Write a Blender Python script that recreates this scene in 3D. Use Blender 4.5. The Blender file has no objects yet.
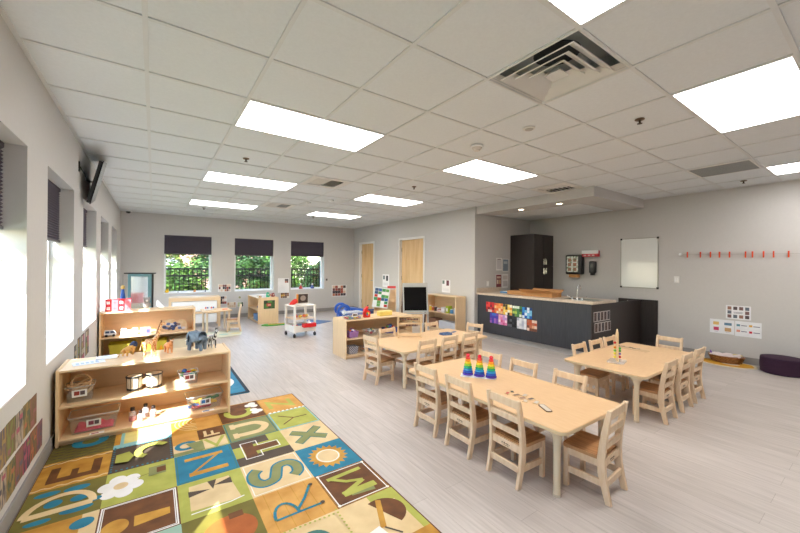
import bpy, bmesh, math, random
from mathutils import Vector, Matrix
random.seed(11)
S = bpy.context.scene
COL = S.collection
PI = math.pi

# ------------------------------------------------------------------ materials
def lin(c):
    out = []
    for v in c[:3]:
        v = v / 255.0
        out.append(v / 12.92 if v <= 0.04045 else ((v + 0.055) / 1.055) ** 2.4)
    return (out[0], out[1], out[2], 1.0)

def ramp2(nt, fac, c1, c2, p1=0.3, p2=0.7):
    r = nt.nodes.new('ShaderNodeValToRGB')
    r.color_ramp.elements[0].position = p1; r.color_ramp.elements[0].color = c1
    r.color_ramp.elements[1].position = p2; r.color_ramp.elements[1].color = c2
    nt.links.new(fac, r.inputs['Fac'])
    return r.outputs['Color']

MATS = {}
def mat(name, c, rough=0.5, metal=0.0, var=0.05, scale=6.0, stretch=(1, 1, 1), bump=0.0, c2=None,
        emit=0.0, alpha=1.0, spec=0.5, kind='noise', detail=3.0, pos=(0.3, 0.7), coat=0.0, trans=0.0):
    if name in MATS: return MATS[name]
    m = bpy.data.materials.new(name); m.use_nodes = True
    nt = m.node_tree; b = nt.nodes['Principled BSDF']
    base = lin(c)
    lo = lin(c2) if c2 else tuple(max(0, v * (1 - var * 2)) for v in base[:3]) + (1,)
    tc = nt.nodes.new('ShaderNodeTexCoord'); mp = nt.nodes.new('ShaderNodeMapping')
    mp.inputs['Scale'].default_value = stretch
    nt.links.new(tc.outputs['Object'], mp.inputs['Vector'])
    if kind == 'noise':
        t = nt.nodes.new('ShaderNodeTexNoise'); t.inputs['Scale'].default_value = scale
        t.inputs['Detail'].default_value = detail; fac = t.outputs['Fac']
    elif kind == 'voronoi':
        t = nt.nodes.new('ShaderNodeTexVoronoi'); t.feature = 'DISTANCE_TO_EDGE'
        t.inputs['Scale'].default_value = scale; fac = t.outputs['Distance']
    elif kind == 'wave':
        t = nt.nodes.new('ShaderNodeTexWave'); t.inputs['Scale'].default_value = scale
        t.inputs['Distortion'].default_value = 3.0; fac = t.outputs['Fac']
    elif kind == 'checker':
        t = nt.nodes.new('ShaderNodeTexChecker'); t.inputs['Scale'].default_value = scale; fac = t.outputs['Fac']
    nt.links.new(mp.outputs['Vector'], t.inputs['Vector'])
    colo = ramp2(nt, fac, lo, base, pos[0], pos[1])
    nt.links.new(colo, b.inputs['Base Color'])
    b.inputs['Roughness'].default_value = rough
    b.inputs['Metallic'].default_value = metal
    b.inputs['Specular IOR Level'].default_value = spec
    b.inputs['Coat Weight'].default_value = coat
    b.inputs['Alpha'].default_value = alpha
    b.inputs['Transmission Weight'].default_value = trans
    if emit:
        b.inputs['Emission Color'].default_value = base; b.inputs['Emission Strength'].default_value = emit
    if bump:
        bp = nt.nodes.new('ShaderNodeBump'); bp.inputs['Strength'].default_value = bump; bp.inputs['Distance'].default_value = 0.01
        nt.links.new(fac, bp.inputs['Height']); nt.links.new(bp.outputs['Normal'], b.inputs['Normal'])
    MATS[name] = m
    return m

def clear_mat(name, tint, op=0.25, rough=0.1):
    if name in MATS: return MATS[name]
    m = bpy.data.materials.new(name); m.use_nodes = True; nt = m.node_tree
    b = nt.nodes['Principled BSDF']; out = nt.nodes['Material Output']
    n = nt.nodes.new('ShaderNodeTexNoise'); n.inputs['Scale'].default_value = 12
    nt.links.new(ramp2(nt, n.outputs['Fac'], tuple(v * .92 for v in lin(tint)[:3]) + (1,), lin(tint)), b.inputs['Base Color'])
    b.inputs['Roughness'].default_value = rough
    tr = nt.nodes.new('ShaderNodeBsdfTransparent'); tr.inputs['Color'].default_value = (.97, .98, .98, 1)
    mx = nt.nodes.new('ShaderNodeMixShader')
    mx.inputs[0].default_value = op
    nt.links.new(tr.outputs[0], mx.inputs[1]); nt.links.new(b.outputs[0], mx.inputs[2]); nt.links.new(mx.outputs[0], out.inputs[0])
    MATS[name] = m; return m

def c_mat(c, rough=0.5, **k):
    return mat('paint_%d_%d_%d_%d' % (c[0], c[1], c[2], int(rough * 100)), c, rough, **k)

# ------------------------------------------------------------------ mesh builder
class MB:
    def __init__(s): s.v = []; s.f = []; s.m = []
    def add(s, vs, fs, m=0, M=None):
        o = len(s.v)
        for p in vs:
            p = Vector(p)
            s.v.append(M @ p if M else p)
        for f in fs: s.f.append([o + i for i in f]); s.m.append(m)
        return s
    def box(s, x0, y0, z0, x1, y1, z1, m=0, M=None):
        if x0 > x1: x0, x1 = x1, x0
        if y0 > y1: y0, y1 = y1, y0
        if z0 > z1: z0, z1 = z1, z0
        return s.add([(x0, y0, z0), (x1, y0, z0), (x1, y1, z0), (x0, y1, z0), (x0, y0, z1), (x1, y0, z1), (x1, y1, z1), (x0, y1, z1)],
              [(3, 2, 1, 0), (4, 5, 6, 7), (0, 1, 5, 4), (1, 2, 6, 5), (2, 3, 7, 6), (3, 0, 4, 7)], m, M)
    def cb(s, c, d, m=0, M=None):
        return s.box(c[0] - d[0] / 2, c[1] - d[1] / 2, c[2] - d[2] / 2, c[0] + d[0] / 2, c[1] + d[1] / 2, c[2] + d[2] / 2, m, M)
    def tube(s, pts, r, n=10, m=0, M=None, cap=True):
        pts = [Vector(p) for p in pts]; k = len(pts)
        rs = r if isinstance(r, (list, tuple)) else [r] * k
        vs = []; fs = []
        prev = None
        for i, p in enumerate(pts):
            a = pts[max(i - 1, 0)]; b = pts[min(i + 1, k - 1)]; t = (b - a)
            t = t.normalized() if t.length > 1e-9 else Vector((0, 0, 1))
            if prev is None:
                ref = Vector((0, 0, 1)) if abs(t.z) < .9 else Vector((1, 0, 0)); u = t.cross(ref).normalized()
            else:
                u = (prev - t * prev.dot(t)).normalized()
            prev = u; w = t.cross(u)
            for j in range(n):
                an = 2 * PI * j / n
                vs.append(p + (u * math.cos(an) + w * math.sin(an)) * rs[i])
        for i in range(k - 1):
            for j in range(n):
                fs.append((i * n + j, i * n + (j + 1) % n, (i + 1) * n + (j + 1) % n, (i + 1) * n + j))
        if cap:
            fs.append(tuple(range(n))[::-1]); fs.append(tuple((k - 1) * n + j for j in range(n)))
        return s.add(vs, fs, m, M)
    def lathe(s, prof, c=(0, 0, 0), n=20, m=0, M=None, sx=1, sy=1):
        vs = []; fs = []; k = len(prof)
        for r, z in prof:
            for j in range(n):
                an = 2 * PI * j / n
                vs.append((c[0] + max(r, 1e-4) * math.cos(an) * sx, c[1] + max(r, 1e-4) * math.sin(an) * sy, c[2] + z))
        for i in range(k - 1):
            for j in range(n):
                fs.append((i * n + j, i * n + (j + 1) % n, (i + 1) * n + (j + 1) % n, (i + 1) * n + j))
        fs.append(tuple(range(n))[::-1]); fs.append(tuple((k - 1) * n + j for j in range(n)))
        return s.add(vs, fs, m, M)
    def ball(s, c, r, m=0, n=14, sc=(1, 1, 1), M=None):
        k = max(6, n // 2)
        prof = [(math.sin(PI * i / k), -math.cos(PI * i / k)) for i in range(k + 1)]
        vs = []; fs = []
        for a, z in prof:
            for j in range(n):
                an = 2 * PI * j / n
                vs.append((c[0] + max(a, 1e-3) * math.cos(an) * r * sc[0], c[1] + max(a, 1e-3) * math.sin(an) * r * sc[1], c[2] + z * r * sc[2]))
        for i in range(k):
            for j in range(n): fs.append((i * n + j, i * n + (j + 1) % n, (i + 1) * n + (j + 1) % n, (i + 1) * n + j))
        fs.append(tuple(range(n))[::-1]); fs.append(tuple(k * n + j for j in range(n)))
        return s.add(vs, fs, m, M)
    def torus(s, c, R, r, m=0, n=24, k=8, M=None):
        vs = []; fs = []
        for i in range(n):
            a = 2 * PI * i / n
            for j in range(k):
                b = 2 * PI * j / k
                vs.append((c[0] + (R + r * math.cos(b)) * math.cos(a), c[1] + (R + r * math.cos(b)) * math.sin(a), c[2] + r * math.sin(b)))
        for i in range(n):
            for j in range(k): fs.append((i * k + j, ((i + 1) % n) * k + j, ((i + 1) % n) * k + (j + 1) % k, i * k + (j + 1) % k))
        return s.add(vs, fs, m, M)
    def prism(s, pts, z0, z1, m=0, M=None):
        n = len(pts)
        vs = [(p[0], p[1], z0) for p in pts] + [(p[0], p[1], z1) for p in pts]
        fs = [tuple(range(n))[::-1], tuple(range(n, 2 * n))] + [(i, (i + 1) % n, n + (i + 1) % n, n + i) for i in range(n)]
        return s.add(vs, fs, m, M)
    def flat(s, pts, z, m=0):
        return s.add([(p[0], p[1], z) for p in pts], [tuple(range(len(pts)))], m)
    def build(s, name, mats, parent=None, bevel=0.0, loc=None, rz=0.0, smooth=True, recalc=True, seg=2):
        me = bpy.data.meshes.new(name)
        me.from_pydata([tuple(p) for p in s.v], [], s.f)
        if not isinstance(mats, (list, tuple)): mats = [mats]
        for x in mats: me.materials.append(x)
        for i, p in enumerate(me.polygons): p.material_index = s.m[i]
        if recalc:
            bm = bmesh.new(); bm.from_mesh(me); bmesh.ops.recalc_face_normals(bm, faces=bm.faces[:]); bm.to_mesh(me); bm.free()
        if smooth:
            for p in me.polygons: p.use_smooth = True
            me.set_sharp_from_angle(angle=math.radians(35))
        o = bpy.data.objects.new(name, me); COL.objects.link(o)
        if parent: o.parent = parent
        if loc: o.location = loc
        if rz: o.rotation_euler = (0, 0, rz)
        if bevel:
            b = o.modifiers.new('Bevel', 'BEVEL'); b.width = bevel; b.segments = seg; b.limit_method = 'ANGLE'; b.angle_limit = math.radians(40)
            b.harden_normals = False
        return o

def tag(o, label=None, cat=None, group=None, kind=None):
    if label: o['label'] = label
    if cat: o['category'] = cat
    if group: o['group'] = group
    if kind: o['kind'] = kind
    return o
def thing(name, label, cat, loc=(0, 0, 0), rz=0.0, group=None):
    o = bpy.data.objects.new(name, None); COL.objects.link(o); o.location = loc; o.rotation_euler = (0, 0, rz)
    o.empty_display_size = .05
    return tag(o, label, cat, group)
def dup(root, loc, rz, label, group=None):
    def cp(o, par):
        c = o.copy(); COL.objects.link(c); c.parent = par
        for ch in list(o.children): cp(ch, c)
        return c
    r = cp(root, None); r.location = loc; r.rotation_euler = (0, 0, rz); r['label'] = label
    if group: r['group'] = group
    return r
def struct(o): o['kind'] = 'structure'; return o
def rot(rz, c=(0, 0, 0)): return Matrix.Translation(Vector(c)) @ Matrix.Rotation(rz, 4, 'Z')
def rrect(x0, y0, x1, y1, r, n=5):
    pts = []
    for cx, cy, a0 in ((x1 - r, y0 + r, -90), (x1 - r, y1 - r, 0), (x0 + r, y1 - r, 90), (x0 + r, y0 + r, 180)):
        for i in range(n + 1):
            a = math.radians(a0 + 90 * i / n); pts.append((cx + r * math.cos(a), cy + r * math.sin(a)))
    return pts

# ------------------------------------------------------------------ palette
M_WALL = mat('wall_paint', (199, 197, 195), .85, var=.012, scale=30, bump=.02)
M_TILE = mat('ceiling_tile', (226, 230, 233), .95, var=.02, scale=60, bump=.05)
M_GRID = mat('ceiling_grid_metal', (218, 220, 221), .5, var=.01)
M_WHITE = mat('white_vinyl', (240, 242, 243), .4, var=.01)
M_TRIM = mat('white_door_frame', (226, 226, 224), .45, var=.01)
M_BASE = mat('grey_rubber_base', (146, 144, 142), .6, var=.03)
M_MAPLE = mat('maple_wood', (230, 200, 160), .42, var=.05, scale=3, stretch=(1.5, 10, 10), detail=5)
M_MAPLEV = mat('maple_wood_upright', (230, 200, 158), .42, var=.05, scale=3, stretch=(10, 10, 1.2), detail=5)
M_CHAIR = mat('pale_chair_wood', (232, 208, 178), .5, c2=(218, 188, 152), scale=5, stretch=(8, 8, 1.5), detail=4)
M_SEAT = mat('laminated_seat_wood', (198, 150, 102), .45, c2=(160, 112, 70), scale=9, stretch=(6, .4, 1), detail=2)
M_TTOP = mat('maple_table_laminate', (228, 192, 148), .38, c2=(221, 183, 138), scale=5, stretch=(2, 9, 4), detail=5)
M_EDGE = mat('pale_table_edge', (214, 190, 152), .45, var=.02)
M_TLEG = mat('almond_table_leg', (226, 208, 178), .4, var=.02)
M_DARK = mat('espresso_laminate', (52, 44, 42), .42, c2=(40, 33, 32), scale=8, stretch=(12, 12, .6), detail=4)
M_CHAR = mat('charcoal_laminate', (60, 62, 68), .45, c2=(47, 49, 55), scale=8, stretch=(12, 12, .6), detail=4)
M_STONE = mat('beige_counter_laminate', (214, 198, 180), .35, c2=(196, 178, 158), scale=40, detail=6)
M_CHROME = mat('chrome', (210, 212, 215), .18, metal=1.0, var=.01)
M_STEEL = mat('brushed_nickel', (168, 166, 160), .35, metal=1.0, var=.02)
M_BLACK = mat('black_plastic', (22, 22, 24), .35, var=.05)
M_BLIND = mat('dark_plum_shade_fabric', (88, 82, 94), .9, var=.04, scale=20)
M_DOOR = mat('birch_door_veneer', (224, 192, 146), .45, c2=(204, 164, 112), scale=4, stretch=(3, 3, .35), detail=6, pos=(.2, .6))
M_CLEAR = clear_mat('clear_plastic', (236, 240, 242), .08)
M_PAPER = mat('white_paper', (238, 238, 236), .8, var=.01)
def col(*c): return c_mat(c, .5)
LAMP, SUN, SKY, EXPO = 6.0, 11.0, .65, 1.2
# ------------------------------------------------------------------ room constants
XL, XD, XR = -.628, 5.37, 7.21          # window wall, door wall, right wall
YB, YA, YF = -1.7, 5.0, 10.29           # wall behind, alcove wall, far wall
ZC = 2.634
GX0, GY0, T = -.0433, 2.1785, .61       # ceiling grid
def gx(k): return GX0 + k * T
def gy(j): return GY0 + j * T

# floor: vinyl planks running along the room
def floor_mat():
    m = bpy.data.materials.new('greige_vinyl_plank'); m.use_nodes = True; nt = m.node_tree; b = nt.nodes['Principled BSDF']
    tc = nt.nodes.new('ShaderNodeTexCoord')
    mp = nt.nodes.new('ShaderNodeMapping'); mp.inputs['Scale'].default_value = (1, 1, 1); mp.inputs['Rotation'].default_value = (0, 0, PI / 2)
    nt.links.new(tc.outputs['Object'], mp.inputs['Vector'])
    br = nt.nodes.new('ShaderNodeTexBrick'); br.inputs['Scale'].default_value = 1.0
    br.inputs['Brick Width'].default_value = 1.2; br.inputs['Row Height'].default_value = .152; br.inputs['Mortar Size'].default_value = .0012
    br.inputs['Color1'].default_value = lin((200, 192, 187)); br.inputs['Color2'].default_value = lin((192, 184, 178)); br.inputs['Mortar'].default_value = lin((164, 155, 148))
    br.offset = .37
    nt.links.new(mp.outputs[0], br.inputs['Vector'])
    m2 = nt.nodes.new('ShaderNodeMapping'); m2.inputs['Scale'].default_value = (16, .9, 1)
    nt.links.new(tc.outputs['Object'], m2.inputs['Vector'])
    n = nt.nodes.new('ShaderNodeTexNoise'); n.inputs['Scale'].default_value = 3.2; n.inputs['Detail'].default_value = 6
    nt.links.new(m2.outputs[0], n.inputs['Vector'])
    cr = ramp2(nt, n.outputs['Fac'], (.83, .82, .81, 1), (1.06, 1.06, 1.06, 1), .3, .7)
    mx = nt.nodes.new('ShaderNodeMix'); mx.data_type = 'RGBA'; mx.blend_type = 'MULTIPLY'; mx.inputs[0].default_value = 1
    nt.links.new(br.outputs['Color'], mx.inputs[6]); nt.links.new(cr, mx.inputs[7])
    nt.links.new(mx.outputs[2], b.inputs['Base Color'])
    b.inputs['Roughness'].default_value = .38
    b.inputs['Specular IOR Level'].default_value = .4
    return m
fm = floor_mat()
m = MB(); m.prism([(XL - .25, YB - .2), (XR + .2, YB - .2), (XR + .2, YA + .2), (XD + .2, YA + .2), (XD + .2, YF + .25), (XL - .25, YF + .25)], -.12, 0)
struct(m.build('floor', fm))

# ceiling tiles (one mesh of tile faces, cells left out where a fitting is set in)
open_cells = {(3, -2), (3, 4), (3, 8), (8, 1)}
def inroom(k, j):
    cx, cy = gx(k + .5), gy(j + .5)
    return cx < XR and cy < YF + .3 and (cx < XD + .1 or cy < YA + .1)
m = MB()
for k in range(-1, 12):
    for j in range(-7, 14):
        if not inroom(k, j) or (k, j) in open_cells: continue
        x0, x1, y0, y1 = gx(k), gx(k + 1), gy(j), gy(j + 1)
        x0 = max(x0, XL - .1)
        m.box(x0, y0, ZC + .008, x1, y1, ZC + .028)
struct(m.build('ceiling', M_TILE))
m = MB()
m.prism([(XL - .3, YB - .3), (XR + .3, YB - .3), (XR + .3, YA + .3), (XD + .3, YA + .3), (XD + .3, YF + .3), (XL - .3, YF + .3)], ZC + .35, ZC + .45)
struct(m.build('trim_3', mat('roof_deck', (120, 120, 120), .9)))
m = MB()
LCELL = [(1, 1), (1, 5), (1, 9), (5, 1), (5, 5), (5, 9), (1, -3), (5, -3)]
for k in range(-1, 13):
    x = gx(k); y1 = YF if x < XD else YA; y = YB
    for q in sorted(gy(j) for (kk, j) in LCELL if kk + 1 == k):
        m.box(x - .012, y, ZC, x + .012, q, ZC + .012); y = q + T
    m.box(x - .012, y, ZC, x + .012, y1, ZC + .012)
for j in range(-6, 14):
    y = gy(j); x1 = XR if y < YA else XD
    if j == -3: m.box(XL, y - .012, ZC + .0005, gx(10), y + .012, ZC + .0125)
    else: m.box(XL, y - .012, ZC + .0005, x1, y + .012, ZC + .0125)
m.box(XL, YB, ZC - .001, XL + .022, YF, ZC + .01); m.box(XL, YF - .022, ZC - .001, XD, YF, ZC + .01)
m.box(XD - .022, YA, ZC - .001, XD, YF, ZC + .01); m.box(XR - .022, YB, ZC - .001, XR, YA, ZC + .01)
struct(m.build('trim_1', M_GRID, smooth=False))

# walls with openings
def wall(name, axis, pos, thick, a0, a1, z0, z1, holes):
    """axis 'x': wall plane at x=pos..pos+thick running along y; holes (a0,a1,z0,z1)"""
    m = MB(); cuts = sorted(holes); a = a0
    def bx(p, q, zz0, zz1):
        if q - p < 1e-4 or zz1 - zz0 < 1e-4: return
        if axis == 'x': m.box(pos, p, zz0, pos + thick, q, zz1)
        else: m.box(p, pos, zz0, q, pos + thick, zz1)
    for h in cuts:
        bx(a, h[0], z0, z1); bx(h[0], h[1], z0, h[2]); bx(h[0], h[1], h[3], z1); a = h[1]
    bx(a, a1, z0, z1)
    return struct(m.build(name, M_WALL, smooth=False))
LW = [(-.10, .93), (1.98, 3.03), (3.53, 4.555), (5.10, 6.17), (6.65, 7.71), (8.22, 9.28)]
ZH = ZC + .02
wall('wall_left', 'x', XL - .22, .22, YB - .2, YF + .2, -.1, ZC + .35, [(a, b, .665, 2.11) for a, b in LW])
FW = [(.205, 1.235), (1.785, 2.80), (3.30, 4.325)]
wall('wall_far', 'y', YF, .2, XL - .2, XD + .2, -.1, ZC + .35, [(a, b, .70, 2.135) for a, b in FW])
DW = [(6.62, 7.72), (8.99, 9.92)]
wall('wall_doors', 'x', XD, .15, YA, YF + .2, -.1, ZC + .35, [(a, b, 0, 2.15) for a, b in DW])
wall('wall_alcove', 'y', YA, .15, XD + .15, XR + .2, -.1, ZC + .35, [])
wall('wall_right', 'x', XR, .2, YB - .2, YA + .15, -.1, ZC + .35, [])
wall('wall_back', 'y', YB - .2, .2, XL - .2, XR + .2, -.1, ZC + .35, [])

# skirting
def skirt(name, segs):
    m = MB()
    for s in segs: m.box(*s)
    struct(m.build(name, M_BASE, bevel=.003))
skirt('baseboard_left', [(XL, YB, 0, XL + .012, YF, .1)])
skirt('baseboard_far', [(XL + .012, YF - .012, 0, XD, YF, .1)])
skirt('baseboard_doors', [(XD - .012, YA, 0, XD, 6.56, .1), (XD - .012, 7.78, 0, XD, 8.93, .1), (XD - .012, 9.98, 0, XD, YF - .012, .1)])
skirt('baseboard_alcove', [(XD - .012, YA - .012, 0, XR, YA, .1)])
skirt('baseboard_right', [(XR - .012, YB, 0, XR, YA - .012, .1)])
skirt('baseboard_back', [(XL + .012, YB, 0, XR - .012, YB + .012, .1)])

# windows
M_GLASS = bpy.data.materials.new('window_glass'); M_GLASS.use_nodes = True
nt = M_GLASS.node_tree; out = nt.nodes['Material Output']; nt.nodes.remove(nt.nodes['Principled BSDF'])
tr = nt.nodes.new('ShaderNodeBsdfTransparent'); tr.inputs[0].default_value = (.95, .97, .96, 1)
gl = nt.nodes.new('ShaderNodeBsdfGlossy'); gl.inputs['Roughness'].default_value = .02
mx = nt.nodes.new('ShaderNodeMixShader'); mx.inputs[0].default_value = .05; nt.links.new(tr.outputs[0], mx.inputs[1]); nt.links.new(gl.outputs[0], mx.inputs[2]); nt.links.new(mx.outputs[0], out.inputs[0])
n = 0
def window(axis, pos, a, b, z0, z1, rail):
    """frame of vinyl profiles; pos = inner face of the frame, growing outwards"""
    global n; n += 1
    sgn = -1 if axis == 'x' else 1
    def B(mm, p, q, zz0, zz1, d0=0, d1=.05):
        if axis == 'x': mm.box(pos + sgn * d0, p, zz0, pos + sgn * d1, q, zz1)
        else: mm.box(p, pos + sgn * d0, zz0, q, pos + sgn * d1, zz1)
    m = MB(); w = .045
    B(m, a, a + w, z0, z1); B(m, b - w, b, z0, z1); B(m, a + w, b - w, z0, z0 + w); B(m, a + w, b - w, z1 - w, z1)
    B(m, a + w, b - w, rail - .02, rail + .02, .005, .045)
    f = struct(m.build('window_%d' % n, M_WHITE, smooth=False))
    g = MB(); B(g, a + w - .005, b - w + .005, z0 + w - .005, z1 - w + .005, .024, .028)
    g.build('pane', M_GLASS, f, smooth=False)
    s = MB(); B(s, a + .002, b - .002, z0, z0 + .012, -.0, -.17 if axis == 'x' else -.13)
    s.build('window_sill', M_WHITE, f, smooth=False)
    return f
for a, b in LW: window('x', XL - .17, a, b, .665, 2.11, 1.5)
for a, b in FW: window('y', YF + .13, a, b, .70, 2.135, 1.72)

# pleated shades
def shade(label, axis, pos, a, b, ztop, zbot, depth=.04):
    m = MB(); k = max(8, int((ztop - .03 - zbot) / .022)); vs = []; fs = []
    for side in (0, 1):
        for i in range(2 * k + 1):
            z = ztop - .03 - (ztop - .03 - zbot - .02) * i / (2 * k)
            d = (.012 if i % 2 else 0.0) if side == 0 else (depth - .012 if i % 2 else depth - 0.0)
            for q in (a, b): vs.append((pos + d, q, z) if axis == 'x' else (q, pos + d, z))
    r = 2 * (2 * k + 1)
    for side in (0, 1):
        for i in range(2 * k): o = side * r + i * 2; fs.append((o, o + 1, o + 3, o + 2))
    for i in range(2 * k):
        fs.append((i * 2, i * 2 + 2, r + i * 2 + 2, r + i * 2)); fs.append((i * 2 + 1, i * 2 + 3, r + i * 2 + 3, r + i * 2 + 1))
    m.add(vs, fs)
    o = m.build('window_shade', M_BLIND, recalc=True, smooth=False); tag(o, label, 'window shade', 'pleated shades in the windows')
    for nm, zz0, zz1, mt in (('head_rail', ztop - .03, ztop - .001, M_BLIND), ('bottom_rail', zbot, zbot + .02, mat('shade_rail', (96, 92, 98), .5))):
        h = MB()
        if axis == 'x': h.box(pos - .003, a, zz0, pos + depth + .003, b, zz1)
        else: h.box(a, pos - .003, zz0, b, pos + depth + .003, zz1)
        h.build(nm, mt, o, bevel=.003)
    return o
lab = ['dark plum pleated shade over window nearest the back wall', 'dark plum pleated shade cut off by the left picture edge', 'dark plum pleated shade in window wall beside the near bookcase',
       'dark plum pleated shade in window under the wall television', 'dark plum pleated shade fourth from the camera on window wall', 'dark plum pleated shade closest to the far corner']
zb = [1.36, 1.60, 1.60, 1.62, 1.60, 1.60]
for (a, b), l, z in zip(LW, lab, zb): shade(l, 'x', XL - .135, a + .012, b - .012, 2.108, z)
lab = ['dark grey shade above the toy table by the far wall', 'dark grey shade of the middle far window', 'dark grey shade of far window nearest the doors']
for (a, b), l, z in zip(FW, lab, (1.67, 1.67, 1.68)): shade(l, 'y', YF + .02, a + .006, b - .006, 2.133, z)

# doors
n = 0
def door(a, b, z1):
    global n; n += 1
    m = MB(); m.box(XD + .07, a + .05, .008, XD + .115, b - .05, z1 - .05)
    d = struct(m.build('door_%d' % n, M_DOOR, bevel=.002))
    f = MB(); w = .05
    for y0, y1, zz0, zz1 in ((a, a + w, 0, z1), (b - w, b, 0, z1), (a + w, b - w, z1 - w, z1)):
        f.box(XD - .012, y0, zz0, XD + .15, y1, zz1)
    f.build('door_frame', M_TRIM, d, bevel=.003)
    h = MB(); y = a + .12; z = .98
    h.tube([(XD + .07, y, z), (XD + .06, y, z)], .03, 16); h.tube([(XD + .065, y, z), (XD + .015, y, z), (XD + .015, y + .03, z), (XD + .017, y + .12, z)], .009, 10)
    h.build('door_handle', M_STEEL, d)
    hg = MB()
    for z in (.3, 1.1, 1.85): hg.tube([(XD + .062, b - .052, z - .05), (XD + .062, b - .052, z + .05)], .008, 8)
    hg.build('hinge', M_STEEL, d)
door(6.62, 7.72, 2.15); door(8.99, 9.92, 2.15)

# corner bead strip at the end of the door wall and bulkhead over the kitchen
m = MB(); m.box(5.42, 2.66, 2.49, 5.86, YA, ZC + .01); m.box(5.86, 2.66, 2.49, XR, 3.10, ZC + .01); m.box(5.86, 3.10, 2.50, XR, YA, 2.515)
struct(m.build('trim_2', M_WALL, smooth=False))
# tiles set flush in the bulkhead underside
m = MB()
for i in range(2):
    for j in range(3):
        x0 = 5.90 + i * .62; y0 = 3.14 + j * .61
        m.box(x0, y0, 2.492, x0 + .6, y0 + .59, 2.501)
struct(m.build('trim_4', M_TILE, smooth=False))

# ------------------------------------------------------------------ ceiling fittings
def emis(name, c, st):
    m = bpy.data.materials.new(name); m.use_nodes = True; nt = m.node_tree; b = nt.nodes['Principled BSDF']
    nz = nt.nodes.new('ShaderNodeTexNoise'); nz.inputs['Scale'].default_value = 4
    cc = ramp2(nt, nz.outputs['Fac'], tuple(v * .99 for v in lin(c)[:3]) + (1,), lin(c))
    nt.links.new(cc, b.inputs['Emission Color']); b.inputs['Emission Strength'].default_value = st
    b.inputs['Base Color'].default_value = lin((240, 240, 240))
    return m
M_LIGHT = emis('light_diffuser', (252, 247, 243), LAMP)
LIGHTS = [(1, 1, 2, 1, 'large lit ceiling panel above the alphabet rug'), (1, 5, 2, 1, 'lit ceiling panel above the second bookcase'),
          (1, 9, 2, 1, 'lit ceiling panel closest to the far windows on the window side'), (5, 1, 2, 1, 'lit ceiling panel beside the white smoke detector'),
          (5, 5, 2, 1, 'lit ceiling panel in front of the doors, over the abacus table'), (5, 9, 2, 1, 'small looking lit ceiling panel by the far corner doors'),
          (1, -3, 2, 1, 'lit ceiling panel cut by the top edge beside the large square air diffuser'), (5, -3, 2, 1, 'largest lit ceiling panel, between the nozzle and the right edge'),
          (9, -3.0, 0, 0, ''), (10, -4, 1, 2, 'lit ceiling panel over the wall with the clip wire')]
for k, j, w, h, l in LIGHTS:
    if not w: continue
    x0, x1, y0, y1 = gx(k) + .012, gx(k + w) - .012, gy(j) + .012, gy(j + h) - .012
    t = thing('ceiling_light', l, 'ceiling light', ((x0 + x1) / 2, (y0 + y1) / 2, ZC), group='lit panels set in the ceiling grid')
    hx, hy = (x1 - x0) / 2, (y1 - y0) / 2
    f = MB()
    f.box(-hx, -hy, .001, hx, -hy + .008, .0075); f.box(-hx, hy - .008, .001, hx, hy, .0075); f.box(-hx, -hy + .008, .001, -hx + .008, hy - .008, .0075); f.box(hx - .008, -hy + .008, .001, hx, hy - .008, .0075)
    f.build('light_frame', M_GRID, t, smooth=False)
    d = MB(); d.box(-hx + .008, -hy + .008, .002, hx - .008, hy - .008, .0072)
    d.build('diffuser', M_LIGHT, t, smooth=False)

# big square cone diffuser
M_VENT = mat('vent_white_metal', (226, 224, 220), .45, var=.02)
M_HOLE = mat('vent_dark_duct', (50, 54, 58), .8)
x0, y0 = gx(3), gy(-2); cx, cy = x0 + T / 2, y0 + T / 2
t = thing('air_diffuser', 'large square white air diffuser of nested louvre rings', 'air vent', (cx, cy, ZC), group=None)
m = MB(); m.box(-.30, -.30, .13, .30, .30, .14); m.lathe([(.14, .129), (.13, .122), (.002, .121)], n=24, m=1)
for a, b in (((-.30, -.30), (.30, -.285)), ((-.30, .285), (.30, .30)), ((-.30, -.285), (-.285, .285)), ((.285, -.285), (.30, .285))): m.box(a[0], a[1], .012, b[0], b[1], .13)
m.build('plenum_box', [mat('vent_inside_metal', (176, 182, 186), .6), M_HOLE], t, smooth=False)
def sqring(m, r0, z0, r1, z1, th=.004):
    vs = []
    for r, z in ((r0, z0), (r1, z1), (r1 + th, z1 + th * .2), (r0 + th, z0 + th)):
        for a, b in ((-1, -1), (1, -1), (1, 1), (-1, 1)): vs.append((a * r, b * r, z))
    fs = []
    for q in range(4):
        for i in range(4): fs.append((q * 4 + i, q * 4 + (i + 1) % 4, ((q + 1) % 4) * 4 + (i + 1) % 4, ((q + 1) % 4) * 4 + i))
    m.add(vs, fs)
m = MB(); sqring(m, .300, -.004, .262, .040, .004); m.build('outer_ring', M_VENT, t, smooth=False)
for r, r1 in ((.240, .180), (.178, .120), (.116, .066)):
    m = MB(); sqring(m, r, -.014, r1, .028, .005); m.build('louvre_ring', M_VENT, t, smooth=False)
m = MB(); m.add([(-.055, -.055, -.012), (.055, -.055, -.012), (.055, .055, -.012), (-.055, .055, -.012), (0, 0, .05)], [(0, 1, 2, 3), (0, 1, 4), (1, 2, 4), (2, 3, 4), (3, 0, 4)])
m.build('centre_cone', M_VENT, t, smooth=False)

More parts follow.
